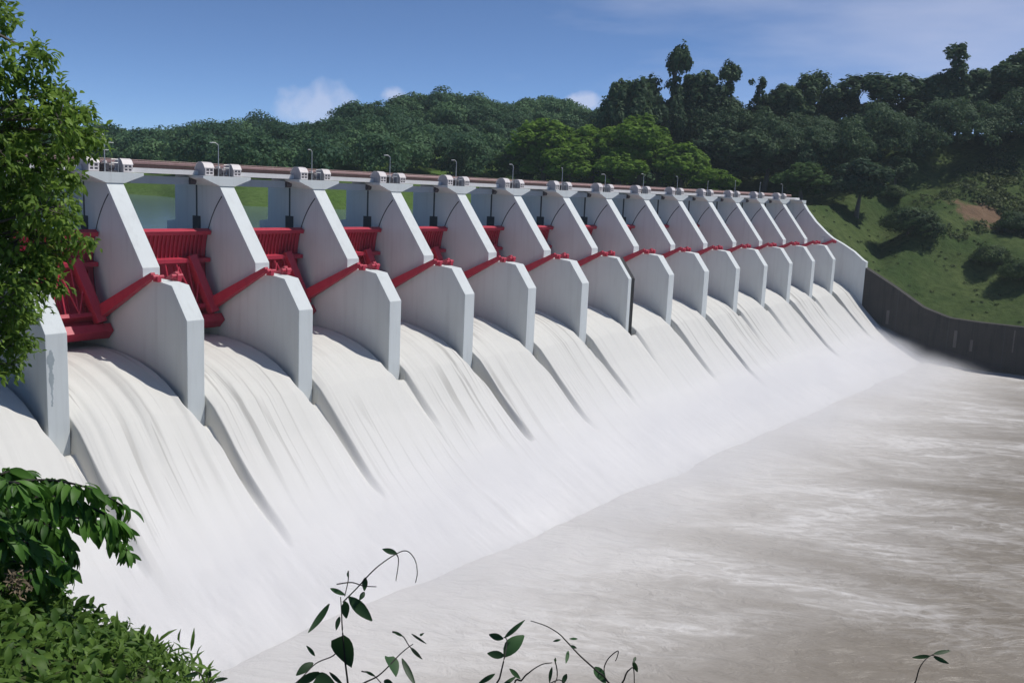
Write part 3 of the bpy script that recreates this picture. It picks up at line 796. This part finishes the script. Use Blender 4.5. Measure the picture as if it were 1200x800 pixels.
SK = [(712, 94, 24, 62, 'round', 0, 'tree_dark', 'dark round tree at the left end of the tall ridge'),
      (742, 94, 24.5, 62, 'round', 1, 'tree_dark', 'dark bushy tree just left of the tallest lollipop tree'),
      (771, 63, 24.6, 56, 'tall', 0, 'tree_dark', 'slender tree with a round tuft rising highest on the ridge'),
      (800, 86, 25, 62, 'round', 2, 'tree_dark', 'leafy tree just right of the slender tufted tree'),
      (830, 82, 25, 50, 'tall', 1, 'tree_dark', 'narrow ridge tree with thin bare twigs above it'),
      (866, 97, 25, 46, 'cone', 0, 'tree_dark', 'small pointed tree in the dip of the ridge'),
      (895, 105, 25, 62, 'round', 3, 'tree_dark', 'low round tree left of the flat topped ridge tree'),
      (926, 93, 25.3, 60, 'umbrella', 0, 'tree_dark', 'flat topped tree on the middle of the ridge'),
      (952, 110, 25.3, 50, 'round', 0, 'tree_dark', 'low dark tree left of the broad domed tree'),
      (998, 88, 25.2, 96, 'umbrella', 1, 'tree_dark', 'broad domed tree with bare trunks and sky showing beneath'),
      (1048, 112, 25.3, 58, 'round', 1, 'tree_dark', 'low dark tree between the domed and the tiered trees'),
      (1084, 61, 25.2, 84, 'cone', 0, 'tree_dark', 'tall tiered tree with a ragged pointed top on the ridge'),
      (1066, 94, 25.3, 62, 'round', 3, 'tree_dark', 'leafy tree hugging the left side of the tall tiered tree'),
      (1116, 84, 25.2, 70, 'round', 2, 'tree_dark', 'leafy tree just right of the tall tiered tree'),
      (1160, 76, 25.2, 90, 'round', 3, 'tree_dark', 'large dark tree left of the last ridge tree'),
      (1205, 64, 25.0, 110, 'round', 0, 'tree_dark', 'large dark tree at the right end of the ridge, on the frame edge'),
      (1260, 50, 25.0, 90, 'round', 1, 'tree_dark', 'large dark tree beyond the right end of the ridge')]
for a in SK[:-1]: sky_tree(*a[:7], a[7], G1)
G2 = 'bright green trees behind the dam'
for a in [(628, 139, 23.6, 92, 'round', 2, 'tree_bright', 'leftmost broad bright green tree behind the dam'),
          (684, 146, 23.2, 88, 'round', 0, 'tree_bright', 'rounded bright green tree right of the broad leftmost one'),
          (738, 139, 22.6, 82, 'round', 3, 'tree_bright', 'tallest bright green tree, below the slender tufted ridge tree'),
          (786, 168, 22.0, 66, 'round', 1, 'tree_bright', 'low bright green tree at the right end of the bright clump'),
          (656, 170, 22.4, 72, 'round', 3, 'tree_bright', 'low bright green tree in front of the broad leftmost one'),
          (712, 172, 22.0, 70, 'round', 1, 'tree_bright', 'low bright green tree in front of the tallest bright one'),
          (822, 196, 21.3, 56, 'round', 2, 'tree_bright', 'smallest bright green tree, just right of the clump'),
          (596, 168, 24.5, 66, 'round', 1, 'tree_mid', 'mid green tree at the left edge of the bright clump')]:
    sky_tree(*a[:7], a[7], G2)
G3 = 'trees around the grassy shoulder'
for a in [(988, 186, 20.6, 66, 'round', 3, 'tree_dark', 'round dark tree standing beside the end of the dam on the grass'),
          (925, 190, 20.4, 72, 'round', 1, 'tree_mid', 'mid green tree left of the round dark tree by the dam end'),
          (1030, 182, 22.0, 40, 'round', 2, 'tree_dark', 'small round tree uphill of the dark tree by the dam end'),
          (880, 160, 22.5, 80, 'round', 0, 'tree_dark', 'wide dark tree below the flat topped ridge tree'),
          (828, 150, 23, 76, 'round', 2, 'tree_dark', 'wide dark tree right of the bright green clump')]:
    sky_tree(*a[:7], a[7], G3)
for px, py, wv, lab in [(1064, 262, 54, 'rounded dark shrub in the middle of the grassy slope'), (1196, 318, 44, 'dark shrub at the right frame edge low on the slope'),
                        (1156, 300, 40, 'dark shrub below the bare brown soil, left of the frame edge'),
                        (1186, 262, 40, 'scrubby shrub beside the bare brown soil'), (1042, 226, 28, 'small shrub at the top of the grassy slope below the trees')]:
    p = hit_hill(px, py+wv*.22); D = np.dot(p-CAM, CF)
    place_tree('hillside_shrub', 'shrub', int(px), 'shrub', (p[0], p[1], p[2]-.8), wv*1.0/FPX*D, wv/FPX*D*.85, lab, 'shrub', 'shrubs on the grassy hillside')

# far wooded hills: one mass
def forest_mass(name, spots, label, m, dens, leaf, sd):
    rg = np.random.default_rng(sd); C, Nn, T, Sz = [], [], [], []
    for (x, y, z, h, wv, tone) in spots:
        nl = rg.integers(6, 10)
        for k in range(nl):
            a = k*2.4+rg.random(); q = wv*.36*((k+.3)/nl)**.5; r_ = wv*rg.uniform(.15, .27)
            n = int(dens*(r_/2.2)**2*1.1)+8; u = sph(n, rg); u[:, 2] = np.where(u[:, 2] < -.35, -u[:, 2], u[:, 2])
            rad = r_*(.7+.42*rg.random(n))
            zc = z + h*(.80 - .42*(q/(wv*.5))**2 + rg.uniform(-.10, .10))
            C.append(u*rad[:, None]*np.array([1, 1, .9]) + np.array([x+q*math.cos(a), y+q*math.sin(a), zc]))
            Nn.append(u*1.1 + rg.normal(size=u.shape)*.42 + np.array([0, 0, .2])); T.append(np.clip(tone + .25*(rg.random()-.5) + .07*rg.normal(size=n), 0, 1)); Sz.append(leaf*(.6+.8*rg.random(n)))
    v, f_, tn = quads(np.concatenate(C), np.concatenate(Nn), np.concatenate(Sz), 1.1, np.concatenate(T), rg)
    o_ = link(name, np_mesh(name, v, f_, {'tone': tn}), M[m]); return tag(o_, label, 'forest', kind='stuff')
spots = []
rg = np.random.default_rng(5)
for k in range(1700):
    px = rg.uniform(-160, 860); D = rg.uniform(0, 1)
    d0 = np.interp(px, *D0) + 3.2; d1 = 40.5; D = d0 + (d1-d0)*D**.75
    s_, d_, _ = 0, 0, 0
    z = float(far_hill(px, D)); h = col_dir(px)
    x, y = CAM[0]+h[0]*D*U, CAM[1]+h[1]*D*U
    hh = rg.uniform(8, 17)*(.75+.5*vnoise(np.array(px*.03), np.array(D*.5), 3))
    spots.append((x, y, z*U-1, hh, hh*rg.uniform(.8, 1.45), float(np.clip(.15+.7*rg.random()*rg.random()+.35*vnoise(np.array(px*.02), np.array(D*.4), 8), 0, 1))))
forest_mass('forest', spots, 'dense bluish green forest covering the far hills across the reservoir', 'forest', 30, .62, 11)
spots = []
for k in range(800):
    px = rg.uniform(640, 1290); D = rg.uniform(20.4, 27)
    s_, d_, z = ground_at(px, D)
    yb = horizon(px) - (z-1.034)/D*FPX                      # row of this tree's foot in the photo
    lim = np.interp(px, [640, 900, 965, 1010, 1060, 1120, 1200, 1290], [232, 232, 240, 222, 212, 205, 192, 190])
    if s_ < 15.3 or yb > lim or (px < 860 and D < 24.4): continue
    top = np.interp(px, [640, 700, 760, 860, 900, 960, 1000, 1045, 1080, 1140, 1200, 1290], [150, 116, 108, 118, 122, 130, 112, 132, 104, 108, 84, 76]) + 6
    hmax = (1.034 + D*(horizon(px)-top)/FPX - z)*U
    hh = min(rg.uniform(15, 30), hmax*rg.uniform(.8, 1))
    if hh < 6: continue
    spots.append((s_*U, d_*U, z*U-1, hh, min(hh*.75, 16)*rg.uniform(.6, 1.1), float(np.clip(rg.random()**1.6*.9, 0, 1))))
forest_mass('forest_slope', spots, 'dark wooded slope filling the ridge right of the bright green trees', 'tree_dark', 52, .46, 12)
# tufts and scrub over the hillside
C, Nn, T, Sz = [], [], [], []
for k in range(9000):
    s_ = 15.3 + rg.random()**1.2*9; d_ = rg.uniform(-5, 3)
    rough = sstep(.36, .52, fbm(np.array(s_*1.1), np.array(d_*1.1), 51)) * sstep(16.4, 18.2, s_) * sstep(.4, -1.2, d_)
    if rg.random() > .05 + .95*rough: continue
    z = float(hill(s_, d_))
    if (s_*U-sp[0])**2 + (d_*U-sp[1])**2 < 70: continue
    big = rg.uniform(.3, .7) + 2.6*rough*rg.random()**2
    n = int(16+12*big); u = sph(n, rg); u[:, 2] = abs(u[:, 2])
    C.append(u*big*np.array([1.1, 1.1, .8])*(.5+.6*rg.random((n, 1))) + np.array([s_*U, d_*U, z*U])); Nn.append(u+rg.normal(size=u.shape)*.5+np.array([0, 0, .5])); T.append(np.clip(rg.random()+.1*rg.normal(size=n), 0, 1)); Sz.append(.16+.22*big*rg.random(n))
v, f_, tn = quads(np.concatenate(C), np.concatenate(Nn), np.concatenate(Sz), 1.0, np.concatenate(T), rg)
M['tuft'] = foliage('hill_scrub_leaves', (.018, .042, .016), (.11, .14, .048), .2, 0)
tag(link('hillside_scrub', np_mesh('hillside_scrub', v, f_, {'tone': tn}), M['tuft']), 'low rough scrub scattered over the grassy hillside', 'scrub', kind='stuff')

# ------------------------------------------------------------------ near plants
def leaf_verts(base, tip, width, nrm, curl=.1, rows=6, fold=.25, shape='lance'):
    base = np.array(base, float); tip = np.array(tip, float); ax = tip-base; L = np.linalg.norm(ax); ax = ax/L
    nrm = np.array(nrm, float); nrm = nrm - ax*np.dot(nrm, ax); nrm /= (np.linalg.norm(nrm)+1e-9); sd = np.cross(ax, nrm)
    vs = []
    for i in range(rows):
        t = i/(rows-1)
        if shape == 'heart': w = width*.5*math.sin(math.pi*min(1, (t*.92+.08))**.62)**.8
        else: w = width*.5*math.sin(math.pi*(t*.94+.03))**.8*(1.12-.35*t)
        c = base + ax*L*t + nrm*L*curl*(1-(2*t-1)**2)
        for k in (-1, 0, 1): vs.append(c + sd*w*k + nrm*w*fold*(abs(k)))
    fs = []
    for i in range(rows-1):
        for k in (0, 1): fs.append((i*3+k, i*3+k+1, i*3+k+4, i*3+k+3))
    return vs, fs
class Leaves:
    def __init__(s): s.v = []; s.f = []; s.t = []; s.n = 0
    def add(s, *a, tone=.5, **k):
        v, f_ = leaf_verts(*a, **k); s.v.append(np.array(v)); s.f.append(np.array(f_)+s.n); s.t.append(np.full(len(v), tone)); s.n += len(v)
    def build(s, name, m, parent=None):
        me_ = np_mesh(name, np.concatenate(s.v), np.concatenate(s.f), {'tone': np.concatenate(s.t)}); return link(name, me_, m, parent, smooth=True)
DOWN = np.array([0, 0, -1.])
# the leafy tree at the left: blobs of twigs and leaves (photo pixel, radius px, distance m)
TD = 24.0
BL = [(-18, 6, 30), (-50, 75, 56), (8, 80, 34), (44, 64, 22), (30, 120, 44), (66, 108, 26), (-30, 150, 70), (40, 170, 46), (84, 135, 22), (100, 156, 15), (80, 176, 26),
      (10, 230, 60), (60, 222, 36), (84, 205, 16), (-40, 250, 60), (30, 275, 46), (72, 262, 26), (95, 283, 11), (60, 296, 22), (10, 320, 46), (45, 322, 28), (62, 333, 14), (28, 360, 26), (-30, 360, 60), (5, 395, 30), (12, 425, 20), (26, 402, 12), (-40, 420, 40),
      (-100, 100, 80), (-120, 220, 90), (-110, 340, 80), (-70, -20, 60), (-130, 0, 80), (4, 24, 15), (100, 128, 16), (112, 160, 15), (70, 140, 30), (20, 200, 50), (50, 245, 40), (40, 300, 36), (20, 380, 26), (8, 350, 34)]
lf = Leaves(); rgt = np.random.default_rng(3)
tw = MB()
trunk_base = at(-95, 560, TD+.5); trunk_base[2] = float(bank_z(np.array(trunk_base[0]), np.array(trunk_base[1]))) - .3
tp = [trunk_base, at(-100, 470, TD+.6), at(-105, 330, TD+.6), at(-90, 180, TD+.5), at(-80, 40, TD+.4)]
for (px, py, rp) in BL:
    dist = TD + rgt.uniform(-1.0, 1.0); c = at(px, py, dist); r_ = max(rp-13, 5)/FPX*TD
    vis = px > -70
    st = min(range(1, 5), key=lambda q: np.linalg.norm(np.array(tp[q])-c+np.array([0, 0, 1.2])))
    tw.tube([tp[st], (np.array(tp[st])+c)/2+np.array([0, 0, .35]), c], [.06, .04, .02], 5)
    ntw = int((74 if vis else 20)*(r_/.8)**1.75) + 12
    for k in range(ntw):
        u = sph(1, rgt)[0]; e = c + u*r_*np.array([1, 1, .85])*(.45+.55*rgt.random()**.5)
        out = e - c; out[2] -= .25*r_; out /= np.linalg.norm(out)
        Lt = .35+.25*rgt.random()
        e2 = e + out*Lt*.5
        if k % 4 == 0: tw.tube([c+(e-c)*.3, e, e2], [.012, .008, .004], 4, False)
        tone = np.clip(.45+.3*rgt.normal(), 0, 1)
        for q in range(9 if vis else 5):
            t = q/8; b0 = e + (e2-e)*t*1.0 + rgt.normal(size=3)*.05
            dr = out*.5 + rgt.normal(size=3)*.6 + DOWN*.55; dr /= np.linalg.norm(dr)
            L = rgt.uniform(.13, .21)
            lf.add(b0, b0+dr*L, L*.48, np.array([0, 0, 1.])+rgt.normal(size=3)*.45, tone=float(np.clip(tone+.15*rgt.normal(), 0, 1)), rows=4, curl=.08)
r = empty('leafy_tree', tuple(trunk_base)); tag(r, 'big leafy green tree hanging into the left edge in front of the dam', 'tree')
o_ = lf.build('crown', M['near_leaf'], r); o_.location = -Vector(trunk_base)
b = MB(); b.tube(tp, [.28, .24, .2, .15, .06], 10); o_ = b.build('trunk', M['bark'], r, smooth=True); o_.location = -Vector(trunk_base)
o_ = tw.build('branches', M['bark'], r); o_.location = -Vector(trunk_base)

# the bush with drooping leaves, lower left
BD = 6.0
def spline(pts, n):
    pts = np.array(pts, float); t = np.linspace(0, len(pts)-1, n); out = []
    for q in t:
        i = min(int(q), len(pts)-2); f_ = q-i
        p0 = pts[max(i-1, 0)]; p1 = pts[i]; p2 = pts[i+1]; p3 = pts[min(i+2, len(pts)-1)]
        out.append(.5*((2*p1)+(-p0+p2)*f_+(2*p0-5*p1+4*p2-p3)*f_**2+(-p0+3*p1-3*p2+p3)*f_**3))
    return np.array(out)
BR = [[(-70, 610), (-10, 572), (50, 562), (105, 572), (150, 596)], [(-60, 620), (30, 610), (88, 606), (125, 622), (150, 645)], [(-60, 620), (20, 604), (60, 618), (84, 648)],
      [(-60, 640), (10, 632), (55, 645), (82, 668)], [(-60, 600), (0, 556), (28, 553)], [(-70, 660), (0, 655), (40, 668), (70, 690)], [(-40, 600), (30, 584), (80, 584), (130, 606), (148, 622)],
      [(-60, 640), (-10, 610), (20, 622), (40, 650)], [(-60, 560), (-20, 560), (20, 566), (60, 572)]]
lf = Leaves(); tw = MB(); rgb = np.random.default_rng(8)
root = at(-70, 820, BD+.3)
toC = CAM - at(60, 620, BD); toC /= np.linalg.norm(toC)
for bi, br_ in enumerate(BR):
    dd_ = BD + rgb.uniform(-.3, .35); pts = [at(p[0], p[1], dd_ + .25*rgb.normal()*.5) for p in br_]
    sp_ = spline(pts, 26); tw.tube([root] + list(sp_), [.02] + list(np.linspace(.012, .003, 26)), 5)
    for k in range(3, 26):
        tg_ = sp_[min(k+1, 25)]-sp_[k-1]; tg_ /= np.linalg.norm(tg_)
        for q in range(5):
            side = np.cross(tg_, (0, 0, 1.)); side *= (1 if rgb.random() < .5 else -1)
            dr = DOWN*rgb.uniform(.35, 1.15) + tg_*rgb.uniform(.0, .7) + side*rgb.uniform(.1, .9) + rgb.normal(size=3)*.15; dr /= np.linalg.norm(dr)
            L = rgb.uniform(.09, .155)*(1 if k < 22 else .8)
            nr = toC*.5 + np.array([0, 0, .7]) + rgb.normal(size=3)*.5
            b0 = sp_[k] + rgb.normal(size=3)*.008
            lf.add(b0, b0+dr*L, L*rgb.uniform(.28, .38), nr, tone=float(np.clip(.5+.25*rgb.normal(), 0, 1)), curl=.12, fold=.2)
for k in range(1700):          # inner leaves further back, tone darkened for the shade in the hollow
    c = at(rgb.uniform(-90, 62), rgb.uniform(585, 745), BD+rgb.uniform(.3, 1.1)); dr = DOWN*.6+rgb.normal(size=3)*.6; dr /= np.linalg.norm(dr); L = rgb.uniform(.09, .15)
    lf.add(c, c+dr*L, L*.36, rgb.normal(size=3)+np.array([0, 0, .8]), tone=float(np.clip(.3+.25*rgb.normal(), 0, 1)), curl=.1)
r = empty('drooping_bush', tuple(root)); tag(r, 'dark green bush with long drooping leaves arching over white water at lower left', 'bush')
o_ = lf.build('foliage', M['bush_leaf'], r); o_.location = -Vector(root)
o_ = tw.build('branches', M['stem'], r); o_.location = -Vector(root)
lf = Leaves()
for k in range(170):
    c = at(rgb.normal()*7+20, rgb.normal()*8+682, BD-.25+rgb.normal()*.05); dr = sph(1, rgb)[0]; lf.add(c, c+dr*.035, .012, rgb.normal(size=3), rows=3)
o_ = lf.build('dry_flower', M['dry'], r); o_.location = -Vector(root)

# weedy mound under the bush
px_ = np.linspace(-420, 330, 60)
crest = np.interp(px_, [-420, 0, 60, 95, 140, 185, 215, 255, 330], [690, 700, 716, 742, 760, 782, 804, 850, 990])
rows_ = []
for k, (dist, dy) in enumerate([(3.0, 420), (3.6, 300), (4.3, 185), (5.0, 95), (5.6, 36), (6.1, 6), (6.5, 0), (7.0, 30), (7.8, 150), (9.0, 340)]):
    rows_.append([at(x_, c_+dy+6*vnoise(np.array(x_*.03), np.array(k*1.0), 3), dist) for x_, c_ in zip(px_, crest)])
mv = np.array(rows_).transpose(1, 0, 2)
tag(link('earth_mound', np_mesh('earth_mound', mv.reshape(-1, 3), grid_faces(60, len(rows_))), M['ground'], smooth=True), kind='structure')
lf = Leaves(); rgw = np.random.default_rng(14)
for k in range(6500):
    i = rgw.uniform(22, 55); j = rgw.uniform(1.2, 7.2); i0, j0 = int(i), int(j)
    p = mv[i0, j0]*(1-(i-i0))*(1-(j-j0)) + mv[i0+1, j0]*(i-i0)*(1-(j-j0)) + mv[i0, j0+1]*(1-(i-i0))*(j-j0) + mv[i0+1, j0+1]*(i-i0)*(j-j0)
    patch = vnoise(p[0]*2.2, p[1]*2.2+p[2], 61)
    hgt = rgw.uniform(.03, .2)*(.5+patch); c = p + np.array([0, 0, hgt]) + rgw.normal(size=3)*.03
    tone = float(np.clip(.2+.6*patch+.2*rgw.normal(), 0, 1))
    if patch > .5:
        dr = np.array([0, 0, .1]) + rgw.normal(size=3)*.8; L = rgw.uniform(.06, .13); wd = L*.18
    else:
        dr = rgw.normal(size=3)*.8 + np.array([0, 0, -.1]); L = rgw.uniform(.045, .10); wd = L*.45
    dr /= np.linalg.norm(dr)
    lf.add(c, c+dr*L, wd, np.array([0, 0, 1.])+rgw.normal(size=3)*.4 + toC*.3, tone=tone, curl=.15, rows=4)
tag(lf.build('undergrowth', M['weed']), 'tangled green weeds and grass covering the mound at lower left', 'undergrowth', kind='stuff')

# creepers at the bottom edge: stems and single leaves, about four metres away
VN = [dict(D=4.0, stems=[[(412, 1050), (410, 840), (404, 770), (401, 735), (400, 712), (399, 699)], [(402, 705), (417, 690), (428, 678), (442, 664), (462, 650), (476, 645), (486, 655), (489, 670), (487, 682)],
                         [(400, 757), (390, 768), (370, 777), (352, 795), (338, 806)], [(395, 684), (412, 682), (426, 686), (441, 687)], [(408, 669), (408, 680), (404, 698)], [(461, 645), (467, 655), (464, 680)]],
           leaves=[((386, 707), (361, 741), 7), ((409, 699), (436, 727), 12), ((404, 704), (406, 724), 9), ((397, 746), (412, 782), 24, 'heart'), ((398, 722), (394, 738), 5), ((428, 676), (427, 692), 6), ((427, 693), (421, 703), 5),
                   ((387, 689), (405, 697), 5), ((465, 648), (448, 643), 6), ((408, 676), (410, 668), 3), ((367, 776), (347, 791), 9), ((369, 768), (359, 756), 4), ((374, 787), (346, 803), 9), ((370, 794), (396, 806), 15, 'heart'), ((386, 787), (403, 803), 4), ((416, 712), (424, 704), 3)],
           lab='tallest creeper with a hooked tip and a heart shaped leaf, bottom centre'),
      dict(D=4.1, stems=[[(395, 1050), (400, 830), (422, 803), (445, 790), (470, 765), (484, 754)], [(460, 740), (472, 745), (480, 757), (494, 771)], [(424, 786), (437, 790), (450, 804)]],
           leaves=[((455, 769), (464, 793), 17, 'heart'), ((471, 771), (487, 803), 7), ((472, 745), (460, 739), 3), ((481, 758), (495, 772), 4), ((482, 742), (500, 754), 2.5), ((492, 744), (497, 741), 2.5), ((428, 786), (440, 792), 3), ((450, 797), (462, 803), 7)],
           lab='slanting creeper right of the tallest one, with a folded green leaf'),
      dict(D=4.2, stems=[[(572, 1050), (578, 830), (586, 792), (591, 770), (594, 750), (590, 746)]],
           leaves=[((590, 748), (573, 743), 7), ((591, 747), (615, 726), 5), ((591, 769), (614, 744), 16), ((591, 768), (571, 765), 8), ((580, 789), (560, 801), 5), ((597, 783), (610, 795), 5), ((588, 803), (605, 792), 4)],
           lab='upright creeper with a dark three leaved tip, middle of the bottom edge'),
      dict(D=4.2, stems=[[(596, 1050), (600, 820), (612, 796), (622, 786), (635, 778), (647, 776)], [(650, 772), (653, 792), (645, 830), (630, 1050)], [(645, 800), (655, 796), (662, 800)]],
           leaves=[((647, 781), (644, 800), 4), ((650, 775), (651, 770), 3), ((664, 789), (659, 801), 5)],
           lab='thin bent creeper just right of the three leaved one'),
      dict(D=4.3, stems=[[(760, 1050), (742, 850), (712, 798), (700, 786), (680, 768), (663, 750), (655, 742), (640, 733), (622, 727)], [(709, 793), (708, 782), (713, 771), (724, 762), (723, 770), (721, 774)]],
           leaves=[((697, 781), (710, 801), 10), ((657, 749), (648, 751), 2.5), ((667, 748), (677, 748), 2.5), ((666, 762), (663, 777), 4), ((668, 756), (676, 759), 3)],
           lab='creeper leaning left with a long thin tip, right of centre on the bottom edge'),
      dict(D=4.3, stems=[[(722, 1050), (726, 830), (732, 794), (738, 784), (743, 786), (743, 830)]],
           leaves=[((745, 769), (742, 776), 3), ((742, 774), (747, 787), 5)],
           lab='short creeper loop with a curled black leaf'),
      dict(D=6.0, stems=[[(1060, 1050), (1068, 830), (1074, 795), (1080, 778), (1092, 767), (1112, 761)], [(1092, 767), (1104, 771), (1110, 777)]],
           leaves=[((1090, 768), (1069, 770), 4), ((1094, 766), (1114, 762), 4), ((1094, 769), (1112, 777), 4)],
           lab='lone thin creeper at the bottom right over brown water'),
      dict(D=5.0, stems=[[(255, 1050), (248, 830), (240, 800), (232, 787), (219, 790)], [(243, 803), (246, 786)], [(246, 800), (256, 795), (266, 795)]],
           leaves=[((233, 789), (216, 792), 4), ((246, 794), (246, 784), 3), ((250, 797), (267, 794), 4)],
           lab='small creeper at the right edge of the weedy mound')]
for v_ in VN:
    D_ = v_['D']; st = MB(); lv_ = Leaves()
    jit = lambda i: D_ + .06*math.sin(i*1.7)
    base = at(*v_['stems'][0][0], D_)
    for s_ in v_['stems']:
        sp_ = spline([at(p[0], p[1], jit(i)) for i, p in enumerate(s_)], 5*len(s_))
        st.tube(sp_, list(np.linspace(.0050 if s_ is v_['stems'][0] else .0030, .0018, len(sp_))), 5)
    for q in v_['leaves']:
        b0 = at(*q[0], D_+random.uniform(-.03, .03)); t0 = at(*q[1], D_+random.uniform(-.05, .05)); wv = q[2]/FPX*D_*1.15
        lv_.add(b0, t0, wv, -CF + np.array([random.gauss(0, .35), random.gauss(0, .35), .35]), tone=random.random(), curl=random.uniform(-.1, .14), fold=.25, rows=7, shape=(q[3] if len(q) > 3 else 'lance'))
    r = empty('creeper', tuple(base)); tag(r, v_['lab'], 'creeper', 'creepers along the bottom edge')
    o_ = st.build('stem', M['stem'], r); o_.location = -Vector(base)
    o_ = lv_.build('leaves', M['vine'], r); o_.location = -Vector(base)

# spray hanging over the foot of the falls
sec = [(-.35, -1.05), (-1.0, -1.30), (-1.5, -1.40), (-2.2, -1.56), (-2.9, -1.72), (-2.9, -1.80), (-1.75, -1.95), (-1.0, -1.75), (-.35, -1.20)]
b = MB(); b.prism_x(up(sec[::-1]), -1.1*U, 15.02*U)
m = bpy.data.materials.new('spray'); m.use_nodes = True; t = m.node_tree; t.nodes.clear()
vol = N(t, 'ShaderNodeVolumePrincipled'); vol.inputs['Color'].default_value = (.95, .95, .96, 1); vol.inputs['Anisotropy'].default_value = .2
P = pos(t); X = sep(t, P)
# height above the water surface, thinning upwards and outwards
surf = N(t, 'ShaderNodeMapRange'); t.links.new(X[1], surf.inputs[0])
for k, q in enumerate((-1.55*U, -.35*U, -1.74*U, -.93*U)): surf.inputs[k+1].default_value = q
hgt = math_(t, 'SUBTRACT', X[2], surf.outputs[0])
fall = maprange(t, hgt, -.5, 5.2, 1, 0)
out = math_(t, 'MULTIPLY', maprange(t, X[1], -2.85*U, -1.5*U, 0, 1), maprange(t, X[1], -.9*U, -.4*U, 1, 0))
nz = ramp(t, noise(t, mapping(t, P, (.05, .08, .12)), 1, 3), [(.3, (.25,.25,.25)), (.7, (1,1,1))])
t.links.new(math_(t, 'MULTIPLY', math_(t, 'MULTIPLY', math_(t, 'MULTIPLY', fall, out), nz), .22), vol.inputs['Density'])
t.links.new(vol.outputs[0], N(t, 'ShaderNodeOutputMaterial').inputs['Volume'])
tag(b.build('spray', m), 'white spray drifting over the foot of the falling water', 'spray', kind='stuff')

# the air: one even box of haze round camera and scene
b = MB(); b.box(-9300, 9300, -9300, 9300, -35.2, 96)
m = bpy.data.materials.new('haze'); m.use_nodes = True; t = m.node_tree; t.nodes.clear()
vol = N(t, 'ShaderNodeVolumePrincipled'); vol.inputs['Color'].default_value = (.78, .92, 1, 1); vol.inputs['Density'].default_value = .00011
t.links.new(vol.outputs[0], N(t, 'ShaderNodeOutputMaterial').inputs['Volume'])
tag(b.build('haze', m), 'faint blue air over the far hills', 'haze', kind='stuff')
